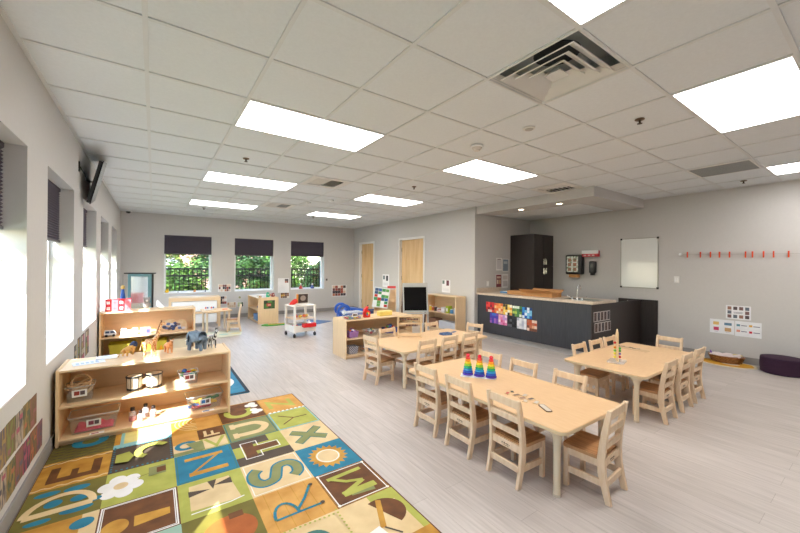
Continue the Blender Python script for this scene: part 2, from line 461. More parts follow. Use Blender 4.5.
def slat_vent(k, j, label, turn=0):
    t = thing('ceiling_vent', label, 'air vent', (gx(k + .5), gy(j + .5), ZC), turn, 'slotted vents in the ceiling grid')
    m = MB(); m.box(-.293, -.293, .06, .293, .293, .07); m.build('backing', M_HOLE, t, smooth=False)
    f = MB(); q = .21
    f.box(-.293, -.293, .002, .293, -q, .01); f.box(-.293, q, .002, .293, .293, .01); f.box(-.293, -q, .002, -q, q, .01); f.box(q, -q, .002, .293, q, .01)
    f.build('vent_frame', M_VENT, t, smooth=False)
    s = MB()
    for half in (-1, 1):
        for i in range(6):
            y = -q + .035 + i * .07
            M = Matrix.Translation(Vector((half * q / 2, y, .02))) @ Matrix.Rotation(math.radians(38 * half), 4, 'X')
            s.cb((0, 0, 0), (q - .006, .045, .003), 0, M)
    s.box(-.006, -q, .004, .006, q, .03)
    s.build('louvre', M_VENT, t, smooth=False)
slat_vent(3, 4, 'slotted ceiling vent touching the second light panel')
slat_vent(3, 8, 'slotted ceiling vent farthest away, near the far windows')
slat_vent(8, 1, 'slotted ceiling vent in front of the kitchen bulkhead')
m = MB(); m.box(gx(9) + .015, gy(-2) + .02, ZC - .003, gx(10) - .015, gy(-1) - .02, ZC + .008)
o = tag(m.build('return_grille', mat('grey_egg_crate', (158, 160, 158), .7, c2=(128, 132, 132), scale=60, kind='checker')), 'flat grey egg crate return grille in ceiling over the right wall', 'air vent')
fr_ = MB()
for a in ((gx(9) + .012, gy(-2) + .012, gx(10) - .012, gy(-2) + .03), (gx(9) + .012, gy(-1) - .03, gx(10) - .012, gy(-1) - .012), (gx(9) + .012, gy(-2) + .03, gx(9) + .03, gy(-1) - .03), (gx(10) - .03, gy(-2) + .03, gx(10) - .012, gy(-1) - .03)):
    fr_.box(a[0], a[1], ZC - .005, a[2], a[3], ZC + .005)
fr_.build('grille_frame', M_VENT, o, smooth=False)

SP = [(.868, 4.36, 'bronze sprinkler head above the middle of the window side'), (3.29, 4.33, 'bronze sprinkler head before the middle light panels'), (3.294, 1.25, 'largest looking sprinkler head, beside the largest light panel'),
      (6.75, 1.27, 'sprinkler head close to the right wall top'), (3.28, 8.5, 'sprinkler head near the far corner light panel'), (.88, 8.65, 'sprinkler head nearest the far windows')]
for x, y, l in SP:
    t = thing('sprinkler_head', l, 'sprinkler', (x, y, ZC), group='sprinkler heads in the ceiling')
    MB().lathe([(.034, .006), (.036, 0), (.03, -.004), (.012, -.006)], n=18).build('escutcheon', mat('bronze_metal', (120, 100, 82), .35, metal=.7), t)
    m = MB(); m.tube([(0, 0, -.004), (0, 0, -.03)], .008, 8); m.lathe([(.018, -.03), (.02, -.033), (.002, -.035)], n=12)
    m.build('deflector', mat('dark_bronze', (70, 58, 50), .4, metal=.6), t)
t = thing('smoke_detector', 'white domed smoke detector on ceiling before a light panel', 'smoke detector', (2.686, 2.483, ZC))
MB().lathe([(.062, 0), (.064, -.012), (.056, -.018)], n=28).build('base', M_WHITE, t)
MB().lathe([(.05, -.017), (.046, -.032), (.03, -.042), (.028, -.05), (.002, -.052)], n=28).build('sensor_dome', mat('detector_white', (222, 218, 212), .5), t)
t = thing('ceiling_speaker', 'small flat round white disc on ceiling beside the square diffuser', 'ceiling sensor', (2.708, 1.893, ZC))
MB().lathe([(.05, 0), (.052, -.008), (.045, -.012)], n=28).build('ring', M_VENT, t)
MB().lathe([(.036, -.011), (.03, -.018), (.002, -.02)], n=24).build('cover', mat('speaker_grey', (188, 184, 178), .6), t)
for x, y, l in ((2.702, 6.11, 'small white round ceiling sensor before the middle panels'), (2.45, 6.6, 'small white ceiling disc by the third vent')):
    o = tag(MB().lathe([(.05, 0), (.05, -.02), (.035, -.035), (.002, -.037)], (x, y, ZC), 20).build('ceiling_sensor', M_WHITE), l, 'ceiling sensor')
for y, l in ((4.10, 'round recessed downlight nearer the tall dark cabinet'), (3.34, 'round recessed downlight nearer the bulkhead corner')):
    t = thing('downlight', l, 'downlight', (5.64, y, 2.49), group='downlights in the kitchen bulkhead')
    MB().lathe([(.062, .001), (.062, -.004), (.045, -.004), (.044, .0005)], n=24).build('trim_ring', M_WHITE, t)
    MB().lathe([(.043, -.0005), (.002, -.002)], n=24).build('lamp_lens', emis('downlight_lens', (255, 225, 190), 9), t)
t = thing('security_camera', 'tiny dark dome camera in the ceiling corner', 'camera', (-.48, 10.1, ZC))
MB().lathe([(.07, 0), (.07, -.02), (.05, -.025)], n=20).build('mount', M_WHITE, t)
MB().ball((0, 0, -.03), .045, n=16, sc=(1, 1, .9)).build('dome', M_BLACK, t)
# ------------------------------------------------------------------ toddler chairs and tables
def side_poly(m, pts, x0, x1):
    """prism of a profile given in (y,z), spanning x0..x1"""
    n = len(pts)
    vs = [(x0, p[0], p[1]) for p in pts] + [(x1, p[0], p[1]) for p in pts]
    m.add(vs, [tuple(range(n))[::-1], tuple(range(n, 2 * n))] + [(i, (i + 1) % n, n + (i + 1) % n, n + i) for i in range(n)])
def make_chair(label, group):
    t = thing('ladder_back_chair', label, 'chair', (0, 0, 0), 0, group)
    back = [(-.160, 0), (-.142, .09), (-.128, .17), (-.124, .26), (-.130, .36), (-.148, .48), (-.160, .56)]
    wid = [.034, .040, .046, .046, .040, .034, .026]
    prof = [(y, z) for y, z in back] + [(y + w, z) for (y, z), w in reversed(list(zip(back, wid)))]
    for s in (-1, 1):
        m = MB(); side_poly(m, prof, s * .136, s * .112); m.build('back_post', M_CHAIR, t, bevel=.004)
    for s in (-1, 1):
        m = MB(); m.box(s * .132, .096, 0, s * .104, .126, .246); m.build('leg', M_CHAIR, t, bevel=.004)
    for nm, z0, z1, y in (('top_rail', .500, .552, -.141), ('back_rail', .405, .445, -.128), ('back_rail', .312, .350, -.114), ('apron_rail', .206, .256, -.108), ('back_stretcher', .090, .132, -.122)):
        m = MB(); m.cb((0, y, (z0 + z1) / 2), (.225, .016, z1 - z0))
        o = m.build(nm, M_CHAIR, t, bevel=.003)
        if nm == 'apron_rail':
            k = MB()
            for i in range(9):
                k.cb((-.03 + i * .0072 + (i % 3) * .0008, y - .0083, .230 + (i % 2) * .002), (.005, .0008, .005 + .006 * ((i * 5) % 3 == 0)))
            k.cb((0, y - .0083, .219), (.05, .0008, .0025))
            k.build('stamped_mark', mat('burnt_mark', (88, 70, 58), .7), o, smooth=False)
    m = MB(); pts = rrect(-.136, -.085, .136, .132, .02, 4)
    # slightly dished seat
    n = len(pts); vs = [(p[0], p[1], .252) for p in pts] + [(p[0], p[1], .272) for p in pts] + [(p[0] * .72, (p[1] - .02) * .72 + .02, .266) for p in pts] + [(0, .02, .264)]
    fs = [tuple(range(n))[::-1]]
    for i in range(n):
        j = (i + 1) % n; fs += [(i, j, n + j, n + i), (n + i, n + j, 2 * n + j, 2 * n + i), (2 * n + i, 2 * n + j, 3 * n)]
    m.add(vs, fs); m.box(-.110, -.1, .252, .110, -.08, .268); m.build('seat', M_SEAT, t)
    for s in (-1, 1):
        m = MB(); m.box(s * .128, -.09, .206, s * .112, .10, .252); m.build('side_apron', M_CHAIR, t, bevel=.002)
        m = MB(); m.box(s * .127, -.105, .092, s * .111, .10, .132); m.build('side_stretcher', M_CHAIR, t, bevel=.002)
    m = MB(); m.box(-.106, .104, .206, .106, .119, .250); m.build('front_apron', M_CHAIR, t, bevel=.002)
    return t
GA, GB, GC = 'chairs around the near table with the stacking cones', 'chairs around the abacus table', 'chairs around the bead board table'
R = math.radians
chairs = [
 (2.038, 2.325, R(-88), 'small ladder back chair on rug side of cone table, farthest from its end chair', GA),
 (2.038, 1.925, R(-91), 'small ladder back chair in the middle of cone table rug side', GA),
 (2.038, 1.500, R(-92), 'small ladder back chair on rug side of cone table, next to the end chair', GA),
 (2.320, 1.135, R(4), 'small wooden chair at the near end of the cone table, whole seat showing', GA),
 (2.610, 2.345, R(91), 'chair on kitchen side of cone table, behind the red tipped cones', GA),
 (2.610, 1.960, R(90), 'middle chair on the kitchen side of the cone table', GA),
 (2.612, 1.530, R(90), 'chair on kitchen side of cone table, nearest the bead board table', GA),
 (2.290, 3.690, R(-84), 'small wooden chair at the end of abacus table, beside the toy shelf', GB),
 (2.600, 3.285, R(3), 'chair on the camera side of abacus table, closest to the corner leg', GB),
 (2.965, 3.305, R(6), 'middle chair on the camera side of the abacus table', GB),
 (3.350, 3.330, R(3), 'chair on camera side of the abacus table, toward the kitchen', GB),
 (2.640, 3.905, R(184), 'chair behind abacus table in front of toy shelf, back rail over the baskets', GB),
 (3.500, 3.985, R(186), 'chair behind the abacus table below the chalkboard easel', GB),
 (3.825, 3.650, R(102), 'chair at the abacus table end nearest the dark kitchen counter', GB),
 (3.900, 1.350, R(1), 'chair on camera side of bead board table, nearest its corner leg', GC),
 (4.360, 1.360, R(0), 'middle chair of three on the camera side of bead board table', GC),
 (4.760, 1.365, R(-1), 'chair on camera side of bead board table, nearest the basket and pouf', GC),
 (3.915, 1.930, R(181), 'chair on counter side of bead board table, first from cone table', GC),
 (4.300, 1.935, R(180), 'chair on counter side of bead board table, between two others', GC),
 (4.640, 1.935, R(180), 'chair on counter side of bead board table, partly behind the bead board', GC),
 (5.115, 1.650, R(90), 'chair at the end of bead board table by the right wall', GC),
]
proto = None
for x, y, a, l, g in chairs:
    if proto is None:
        proto = make_chair(l, g); proto.location = (x, y, 0); proto.rotation_euler = (0, 0, a)
    else: dup(proto, (x, y, 0), a, l, g)

ZT = .45
def table(label, loc, rz, w=1.53, d=.77):
    t = thing('activity_table', label, 'table', (loc[0], loc[1], 0), rz, 'rectangular toddler tables')
    hw, hd = w / 2, d / 2
    MB().prism(rrect(-hw, -hd, hw, hd, .05, 6), ZT - .026, ZT, 0).build('tabletop', M_TTOP, t, bevel=.004)
    MB().prism(rrect(-hw - .0015, -hd - .0015, hw + .0015, hd + .0015, .0515, 6), ZT - .023, ZT - .005, 0).build('edge_band', M_EDGE, t)
    m = MB()
    for a, b, c, e in ((-hw + .09, -hd + .1, hw - .09, -hd + .115), (-hw + .09, hd - .115, hw - .09, hd - .1), (-hw + .09, -hd + .115, -hw + .105, hd - .115), (hw - .105, -hd + .115, hw - .09, hd - .115)):
        m.box(a, b, ZT - .052, c, e, ZT - .026)
    m.build('under_frame', M_TLEG, t, smooth=False)
    for sx in (-1, 1):
        for sy in (-1, 1):
            c = (sx * (hw - .105), sy * (hd - .105), 0)
            l = MB().lathe([(.021, .012), (.0205, .06), (.0205, .30), (.023, .34), (.032, .375), (.052, .40), (.070, .414), (.074, .424)], c, 24).build('leg', M_TLEG, t)
            MB().lathe([(.023, 0), (.025, .002), (.024, .012), (.020, .014)], c, 20).build('foot_glide', mat('pale_glide', (206, 190, 168), .5), l)
    return t
# the near one runs along the room, the middle one is turned a little
table('near maple table with rainbow stacking cones on it', (2.316, 1.87), PI / 2, 1.53, .765)
table('maple table with wooden abacus rack and blue card, beside toy shelf', (3.01, 3.60), R(4), 1.53, .77)
table('maple table holding the upright bead board, before the dark counter', (4.265, 1.655), 0, 1.50, .755)

# ------------------------------------------------------------------ shelving
def bookcase(name, label, loc, rz, w, d, h, shelves, back=True, depth_div=None, mat_=None, lip=.0):
    """open to -y; origin at centre of the footprint"""
    mt = mat_ or M_MAPLE; t = thing(name, label, 'bookcase', (loc[0], loc[1], 0), rz)
    hw, hd = w / 2, d / 2; th = .018
    for s in (-1, 1):
        m = MB(); x0, x1 = s * hw, s * (hw - th)
        side_poly(m, [(-hd, 0), (hd, 0), (hd, h + lip), (-hd + .02, h + lip), (-hd + .006, h + lip - .006), (-hd, h + lip - .02)], min(x0, x1), max(x0, x1))
        m.build('side_panel', M_MAPLEV, t, bevel=.002)
    MB().box(-hw + th, -hd + .002, h - th, hw - th, hd, h).build('top', mt, t, bevel=.002)
    for z in shelves: MB().box(-hw + th, -hd + .004, z - th, hw - th, hd - .006, z).build('shelf', mt, t, bevel=.002)
    if back: MB().box(-hw + th, hd - .006, .02, hw - th, hd, h - th).build('back_panel', mt, t)
    MB().box(-hw + th, -hd + .03, .0, hw - th, -hd + .045, shelves[-1] - th).build('kick_board', mt, t)
    return t
B1 = bookcase('low_bookcase', 'low maple bookcase by the rug with toy animals on top', (.003, 3.845), R(-.4), 1.20, .41, .59, [.315, .06], lip=.006)
B2 = bookcase('low_bookcase', 'maple bookcase behind the animal one, red toy house on top', (-.035, 6.49), 0, 1.145, .38, .735, [.38, .07], lip=.006)
B3 = bookcase('toy_shelf', 'maple toy shelf in mid room with clear bin and red toy on top', (2.985, 4.995), 0, 1.25, .46, .585, [.30, .05])
B4 = bookcase('low_bookcase', 'maple bookcase against the door wall behind the easel', (5.20, 5.72), -PI / 2, 1.0, .29, .79, [.42, .07])
B5 = bookcase('low_bookcase', 'maple cabinet with animal picture on its end, before middle far window', (2.28, 9.33), -PI / 2, 1.1, .48, .63, [.33, .05], mat_=M_MAPLE)

# ------------------------------------------------------------------ kitchen
def board(m, *a): return m.box(*a)
CX0, CY0, CY1, CH_ = 5.45, 2.69, 4.985, .885
t = thing('kitchen_cabinet', 'dark charcoal kitchen counter cabinet with child art on its front', 'cabinet', (CX0, CY0, 0))
m = MB(); L_ = CY1 - CY0
m.box(.0, .018, .10, .02, L_, CH_ - .04); m.build('front_panel', M_CHAR, t, bevel=.001)
m = MB(); m.box(0, 0, .10, XR - CX0 - .03, .018, CH_ - .045); m.box(.65, 0, .0, XR - CX0 - .03, .018, .10); m.build('end_panel', M_DARK, t, bevel=.001)
m = MB()
for y in (.42, .84, 1.26, 1.68): m.box(-.0006, y, .10, .002, y + .003, CH_ - .04)
m.build('panel_joint', mat('joint_dark_line', (30, 30, 33), .6), t, smooth=False)  # thin dark lines along the front panel joints
m = MB(); m.box(.05, .03, 0, .062, L_, .10); m.box(.05, .018, 0, .65, .03, .10); m.build('toe_kick', mat('toe_kick_grey', (176, 174, 172), .5, var=.02), t)
m = MB(); m.box(.02, .018, .10, .62, L_, .11); m.box(.60, .018, .10, .62, L_, CH_ - .04); m.box(.02, .018, CH_ - .2, .60, .03, CH_ - .04)
m.build('carcass', M_DARK, t)
t = thing('countertop', 'beige speckled countertop on the dark kitchen cabinet', 'countertop', (CX0, CY0, CH_ - .04))
m = MB()
bx0, bx1, by0, by1 = .17, .50, .06, .56      # sink cut-out
a0, a1, b0, b1 = -.03, .72, -.03, L_ + .012
for q in ((a0, b0, a1, by0), (a0, by1, a1, b1), (a0, by0, bx0, by1), (bx1, by0, a1, by1)): m.box(q[0], q[1], 0.001, q[2], q[3], .040)
m.build('worktop', M_STONE, t, bevel=.003)
MB().box(a0, L_ - .006, .041, a1, L_ + .012, .13).build('backsplash', M_STONE, t, bevel=.003)
m = MB()
for q in ((bx0, by0, bx1, by0 + .004), (bx0, by1 - .004, bx1, by1), (bx0, by0, bx0 + .004, by1), (bx1 - .004, by0, bx1, by1)): m.box(q[0], q[1], -.12, q[2], q[3], .042)
m.box(bx0, by0, -.124, bx1, by1, -.12); m.build('sink_basin', M_STEEL, t)
# low dark wall panel beside the counter
m = MB(); m.box(XR - .03, 2.43, .10, XR - .0005, 3.06, .845); m.box(XR - .03, 2.43, 0, XR - .0005, 3.06, .10)
o = tag(m.build('wall_panel', M_DARK, bevel=.002), 'low espresso panel fixed to the right wall under the whiteboard', 'wall panel')
MB().tube([(XR - .032, 2.90, .80), (XR - .028, 2.90, .80)], .012, 12).build('lock', M_STEEL, o)
# faucet
t = thing('kitchen_faucet', 'chrome gooseneck faucet with two wing handles on the countertop', 'faucet', (CX0 + .10, 2.97, CH_ + .0005))
MB().prism(rrect(-.028, -.10, .028, .10, .025, 5), 0, .012).build('base_plate', M_CHROME, t)
pts = [(0, 0, .01), (0, 0, .15)] + [(.055 - .055 * math.cos(a), 0, .19 + .055 * math.sin(a)) for a in [PI * i / 10 for i in range(11)]] + [(.11, 0, .165)]
m = MB(); m.tube(pts, .0085, 12); m.lathe([(.018, .01), (.014, .03), (.010, .04)]); m.build('spout', M_CHROME, t)
for s in (-1, 1):
    m = MB(); m.lathe([(.016, .01), (.013, .03), (.012, .04)], (0, s * .08, 0), 14); m.tube([(0, s * .08, .035), (-.01, s * .11, .05), (-.02, s * .155, .066)], [.008, .009, .010], 8)
    m.build('wing_handle', M_CHROME, t)
# cardboard boxes and tissue pack
M_CARD = mat('brown_cardboard', (190, 140, 88), .8, var=.04, scale=20)
t = thing('cardboard_box', 'long open brown cardboard box on the countertop behind the faucet', 'box', (CX0 + .26, 3.72, CH_), R(2))
m = MB(); w, l, h = .30, .60, .075
m.box(-w / 2, -l / 2, .002, w / 2, l / 2, .006)
for q in ((-w / 2, -l / 2, -w / 2 + .004, l / 2), (w / 2 - .004, -l / 2, w / 2, l / 2), (-w / 2, l / 2 - .004, w / 2, l / 2)): m.box(q[0], q[1], .006, q[2], q[3], h)
m.add([(-w / 2, -l / 2, .006), (w / 2, -l / 2, .006), (w / 2, -l / 2, h), (w * .2, -l / 2, h), (0, -l / 2, .03), (-w * .2, -l / 2, h), (-w / 2, -l / 2, h)], [(0, 1, 2, 3, 4, 5, 6)])
m.build('tray', M_CARD, t)
for s in (-1, 1):
    m = MB(); M = Matrix.Translation(Vector((s * w / 2, 0, h))) @ Matrix.Rotation(s * R(-28), 4, 'Y'); m.cb((s * .05, 0, .002), (.11, l, .003), 0, M)
    m.build('flap', M_CARD, t)
t = thing('cardboard_box', 'flat brown cardboard box on countertop, next to the blue pack', 'box', (CX0 + .30, 4.22, CH_), R(4))
MB().box(-.13, -.17, .002, .13, .17, .07).build('carton', M_CARD, t, bevel=.003); MB().box(-.02, -.171, .02, .02, -.169, .071).build('tape', mat('tape', (205, 172, 125), .3), t)
t = thing('tissue_pack', 'blue and white tissue pack on countertop near alcove corner', 'tissue pack', (CX0 + .34, 4.55, CH_))
MB().prism(rrect(-.06, -.11, .06, .11, .02), .001, .035).build('pack', col(96, 142, 186), t, bevel=.008); MB().prism(rrect(-.03, -.07, .03, .07, .02), .035, .040).build('lid', M_WHITE, t)
# tall cabinet in the corner
t = thing('tall_cabinet', 'tall espresso corner cabinet with nickel pulls behind the countertop', 'cabinet', (6.50, 4.40, 0))
W_, D_ = XR - 6.50 - .004, YA - 4.40 - .004
m = MB(); m.box(0, .02, .08, W_, D_, 2.11); m.box(.02, .05, 0, W_, D_, .08); m.build('carcass', M_DARK, t, bevel=.002)
for z0, z1, hz in ((.09, 1.425, 1.33), (1.43, 2.105, 1.53)):
    for i in (0, 1):
        x0 = .003 + i * W_ / 2; x1 = (i + 1) * W_ / 2 - .003
        d = MB().box(x0, 0, z0, x1, .019, z1).build('cabinet_door', M_DARK, t, bevel=.0015)
        hx = x1 - .035 if i == 0 else x0 + .035
        MB().tube([(hx, -.001, hz - .06), (hx, -.028, hz - .06), (hx, -.028, hz + .06), (hx, -.001, hz + .06)], .006, 8).build('pull_handle', M_CHROME, d)
# dispensers
def onr(name, label, cat, y, z, group=None): return thing(name, label, cat, (XR, y, z), -PI / 2, group)
# local frame on the right wall: x = -y world (rightwards), y = into wall (+x world)
t = onr('paper_towel_dispenser', 'black paper towel dispenser with brown towel hanging out', 'paper towel dispenser', 3.88, 1.47)
MB().box(-.175, -.13, -.20, .175, -.001, .20).build('housing', M_BLACK, t, bevel=.03, seg=3)
MB().box(-.135, -.138, -.15, .10, -.129, .17).build('picture_panel', mat('dispenser_print', (222, 226, 218), .3, c2=(120, 150, 110), scale=26, pos=(.35, .5)), t)
m = MB()
for i in range(2):
    for j in range(3): m.box(-.11 + i * .11, -.1395, -.13 + j * .095, -.04 + i * .11, -.138, -.06 + j * .095)
m.build('printed_grid', mat('dispenser_pictures', (200, 120, 100), .4, c2=(90, 120, 90), scale=40), t, smooth=False)
MB().box(-.11, -.10, -.265, .09, -.03, -.195).build('paper_towel', M_CARD, t, bevel=.005)
t = onr('glove_box_holder', 'white and red glove box mounted above the black soap dispenser', 'glove box', 3.57, 1.70)
MB().box(-.155, -.10, -.07, .155, -.001, .055).build('glove_box', M_WHITE, t, bevel=.004)
MB().box(-.156, -.102, -.072, .156, -.006, -.015).build('red_band', col(206, 60, 66), t); 
m = MB()
for i in range(3): m.box(-.11 + i * .08, -.1035, -.055, -.06 + i * .08, -.102, -.035)
m.build('printed_patch', col(240, 220, 215), t, smooth=False)
MB().box(.135, -.06, -.05, .157, -.01, .05).build('end_flap', col(190, 40, 50), t)
t = onr('soap_dispenser', 'black soap dispenser between towel dispenser and whiteboard', 'soap dispenser', 3.53, 1.41)
MB().box(-.062, -.085, -.11, .062, -.001, .13).build('housing', M_BLACK, t, bevel=.025, seg=3)
MB().lathe([(.04, -.15), (.045, -.12), (.045, -.10)], (0, -.045, 0), 16).build('nozzle', M_BLACK, t)
MB().box(-.03, -.0875, .0, .03, -.0845, .06).build('window', mat('smoked_window', (60, 62, 66), .15), t, bevel=.002)
# whiteboard
t = onr('whiteboard', 'framed whiteboard on the right wall', 'whiteboard', 2.73, 1.50)
MB().box(-.29, -.012, -.44, .29, -.002, .44).build('writing_surface', mat('glossy_white_board', (232, 234, 232), .12, var=.01, coat=.5), t)
for nm, q in (('frame', (-.302, -.018, -.452, -.29, -.002, .452)), ('frame', (.29, -.018, -.452, .302, -.002, .452)), ('frame', (-.29, -.018, -.452, .29, -.002, -.44)), ('frame', (-.29, -.018, .44, .29, -.002, .452))):
    MB().box(*q).build(nm, M_STEEL, t)
for sx in (-1, 1):
    for sz in (-1, 1): MB().cb((sx * .292, -.011, sz * .442), (.034, .020, .034)).build('corner_cap', M_BLACK, t, bevel=.004)
# string with clips
t = thing('hanging_wire', 'thin wire strung along right wall holding orange clips', 'wire', (XR - .03, 0, 1.64))
wp = [(0, 2.10 - i * (2.10 + .4) / 24, -.012 * math.sin(PI * i / 24) - .012 * i / 24) for i in range(25)]
MB().tube(wp, .0022, 6).build('wire', M_STEEL, t)
for y in (2.11, -.41): MB().tube([(.03, y, 0), (-.012, y, 0)], .022, 16).build('end_anchor', M_WHITE, t)
clip = None
ys = [2.018, 1.85, 1.726, 1.618, 1.502, 1.325, 1.251, 1.137, 1.037, .893]
names_ = ['first from the switch side', 'second from the switch side', 'third from the switch side', 'fourth from the switch side', 'fifth, just before the wide gap', 'sixth, just after the wide gap',
          'seventh, close to the sixth', 'eighth from the switch side', 'ninth from the switch side', 'last before the picture edge']
for i, y in enumerate(ys):
    z = 1.64 - .012 * (2.1 - y) / 2.5 - .012 * math.sin(PI * (2.1 - y) / 2.5)
    l = 'orange clip on the wall wire, ' + names_[i]
    if clip is None:
        clip = thing('orange_clip', l, 'clip', (XR - .03, y, z), 0, 'orange clips on the wall wire')
        M_OR = col(232, 84, 36)
        for s in (-1, 1):
            M = Matrix.Rotation(R(6) * s, 4, 'Y'); MB().box(s * .003, -.008, -.052, s * .009, .008, .040, 0, M).build('clip_arm', M_OR, clip, bevel=.001)
        MB().tube([(0, -.009, 0), (0, .009, 0)], .006, 8).build('spring', M_STEEL, clip)
    else: dup(clip, (XR - .03, y, z), R((i * 37) % 11 - 5), l)

# posters and sheets ---------------------------------------------------------
def sheet(name, label, cat, o, u, w, h, bg, items, group=None, th=.003, tilt=0):
    """o bottom-left corner on the wall surface as seen from the room, u rightwards"""
    o = Vector(o); u = Vector(u); z = Vector((0, 0, 1))
    if tilt: u = (u * math.cos(tilt) + z * math.sin(tilt)); z = (z * math.cos(tilt) - Vector((u.x, u.y, 0)).normalized() * math.sin(tilt))
    n = u.cross(z)
    m = MB(); mats = [bg if not isinstance(bg, tuple) else c_mat(bg, .6)]
    def quad(x0, y0, x1, y1, d, mi): m.add([o + u * x0 + z * y0 + n * d, o + u * x1 + z * y0 + n * d, o + u * x1 + z * y1 + n * d, o + u * x0 + z * y1 + n * d], [(0, 1, 2, 3)], mi)
    d0 = .0006; vs = [o + u * a + z * b + n * d for d in (d0, th) for a, b in ((0, 0), (w, 0), (w, h), (0, h))]
    m.add(vs, [(3, 2, 1, 0), (4, 5, 6, 7), (0, 1, 5, 4), (1, 2, 6, 5), (2, 3, 7, 6), (3, 0, 4, 7)], 0)
    for k, it in enumerate(items):
        x, y, ww, hh, c = it
        mm = c if not isinstance(c, tuple) else c_mat(c, .6)
        if mm not in mats: mats.append(mm)
        quad(x * w, y * h, (x + ww) * w, (y + hh) * h, th + .0004 + .00005 * k, mats.index(mm))
    return tag(m.build(name, mats, smooth=False, recalc=False), label, cat, group)
def patches(nx, ny, pal, seed, mg=.0):
    r = random.Random(seed); out = []
    for i in range(nx):
        for j in range(ny):
            x = mg + i * (1 - 2 * mg) / nx; y = mg + j * (1 - 2 * mg) / ny
            s = r.uniform(.0, .25) / nx
            out.append((x + s * .2, y + s * .2, (1 - 2 * mg) / nx - s * .4, (1 - 2 * mg) / ny - s * .4, r.choice(pal)))
    return out
UR, UF, UL, UA = (0, -1, 0), (1, 0, 0), (0, 1, 0), (1, 0, 0)
# ten artworks on the counter front
pal = [[(206, 40, 44), (230, 70, 60), (190, 30, 40), (225, 200, 190), (120, 30, 40)], [(240, 150, 70), (230, 110, 50), (245, 190, 130), (220, 90, 60), (250, 220, 180)],
       [(244, 200, 80), (250, 225, 130), (230, 150, 60), (245, 240, 220), (60, 50, 40)], [(70, 130, 70), (40, 70, 60), (180, 205, 90), (230, 240, 220), (110, 150, 70)],
       [(20, 90, 180), (40, 140, 210), (120, 190, 225), (20, 60, 120), (220, 235, 245)], [(70, 60, 170), (60, 110, 200), (120, 70, 170), (160, 100, 190), (90, 80, 200)],
       [(225, 130, 175), (235, 170, 200), (205, 90, 140), (190, 150, 205), (245, 215, 225)], [(20, 22, 26), (45, 46, 52), (12, 12, 16), (90, 92, 98), (30, 32, 40)],
       [(225, 225, 230), (205, 208, 216), (238, 238, 240), (180, 184, 200), (232, 232, 236)], [(190, 110, 80), (225, 170, 130), (120, 70, 50), (235, 210, 190), (200, 90, 50)]]
lb = ['red', 'orange', 'yellow', 'green', 'blue', 'violet', 'pink', 'black', 'pale grey', 'rust brown']
pos = [(4.76 - i * .210, .520 - i * .006) for i in range(5)] + [(4.66 - i * .210, .312 - i * .007) for i in range(5)]
for i, (y, z) in enumerate(pos):
    sheet('child_artwork', '%s child artwork of small squares on the counter front' % lb[i], 'artwork', (CX0, y, z), UR, .200, .195, pal[i][0], patches(4, 4, pal[i], 40 + i), 'child artworks taped to the counter front')
# cards on the end panel
cards = ['top row card nearest the counter corner', 'top row second card', 'top row third card', 'top row fourth card', 'top row card farthest from the corner',
         'bottom row card nearest the counter corner', 'bottom row second card', 'bottom row third card', 'bottom row fourth card', 'bottom row card farthest from the corner']
for i in range(10):
    x = 5.50 + (i % 5) * .105 + (.03 if i > 4 else 0); z = .575 if i < 5 else .405
    sheet('photo_card', 'white bordered photo card on the counter end, ' + cards[i], 'photo card', (x, CY0, z), UF, .095, .150, (214, 208, 204),
          [(.10, .07, .8, .86, mat('photo_dim_%d' % (i % 3), ((104, 84, 84), (92, 88, 96), (112, 92, 84))[i % 3], .6, c2=(60, 50, 52), scale=40))], 'photo cards on the counter end')
# right wall charts
g3 = (205, 205, 208)
it = []
for i in range(4):
    for j in range(3):
        if (i in (1, 2)) and j == 1: continue
        it.append((.07 + i * .235, .08 + j * .30, .16, .24, [(120, 90, 88), (96, 104, 118), (150, 110, 96), (84, 70, 74)][(i + j) % 4]))
it += [(.31, .50, .38, .03, (120, 120, 140)), (.33, .43, .34, .03, (120, 120, 140))]
sheet('feelings_chart', 'upper white chart with a ring of small photos on the right wall', 'poster', (XR, 1.545, .645), UR, .278, .205, (236, 237, 240), it)
def blob_items(l): return l
it = [(.14, .60, .24, .22, (224, 186, 112)), (.60, .62, .30, .18, (92, 132, 160)), (.16, .20, .22, .24, (200, 60, 106)), (.62, .18, .26, .26, (196, 156, 110)), (.2, .1, .14, .04, g3), (.66, .1, .16, .04, g3)]
sheet('picture_chart', 'lower white chart with sun, cloud and red picture beside the basket', 'poster', (XR, 1.733, .405), UR, .285, .215, (236, 238, 242), it)
it = [(.06, .66, .14, .14, (90, 140, 160)), (.24, .70, .22, .05, (110, 110, 130)), (.54, .68, .12, .13, (224, 170, 60)), (.70, .70, .24, .05, (110, 110, 130)), (.06, .28, .14, .15, (220, 150, 130)), (.24, .31, .22, .05, (110, 110, 130)), (.54, .26, .12, .14, (200, 40, 70)), (.70, .30, .24, .05, (110, 110, 130)), (.5, .08, .006, .84, g3), (.04, .5, .92, .008, g3)]
sheet('picture_chart', 'lower white chart with four captioned pictures nearest the pouf', 'poster', (XR, 1.440, .395), UR, .285, .225, (236, 238, 242), it)
# switches
for o_, u, l in (((XR, 2.205, 1.16), UR, 'white light switch on the right wall next to whiteboard'), ((5.72, YA, 1.0), UA, 'white light switch on the alcove wall by the counter end')):
    s = sheet('light_switch', l, 'light switch', o_, u, .075, .115, (234, 234, 232), [(.18, .2, .26, .6, (246, 246, 246)), (.56, .2, .26, .6, (246, 246, 246))], 'wall light switches', th=.008)
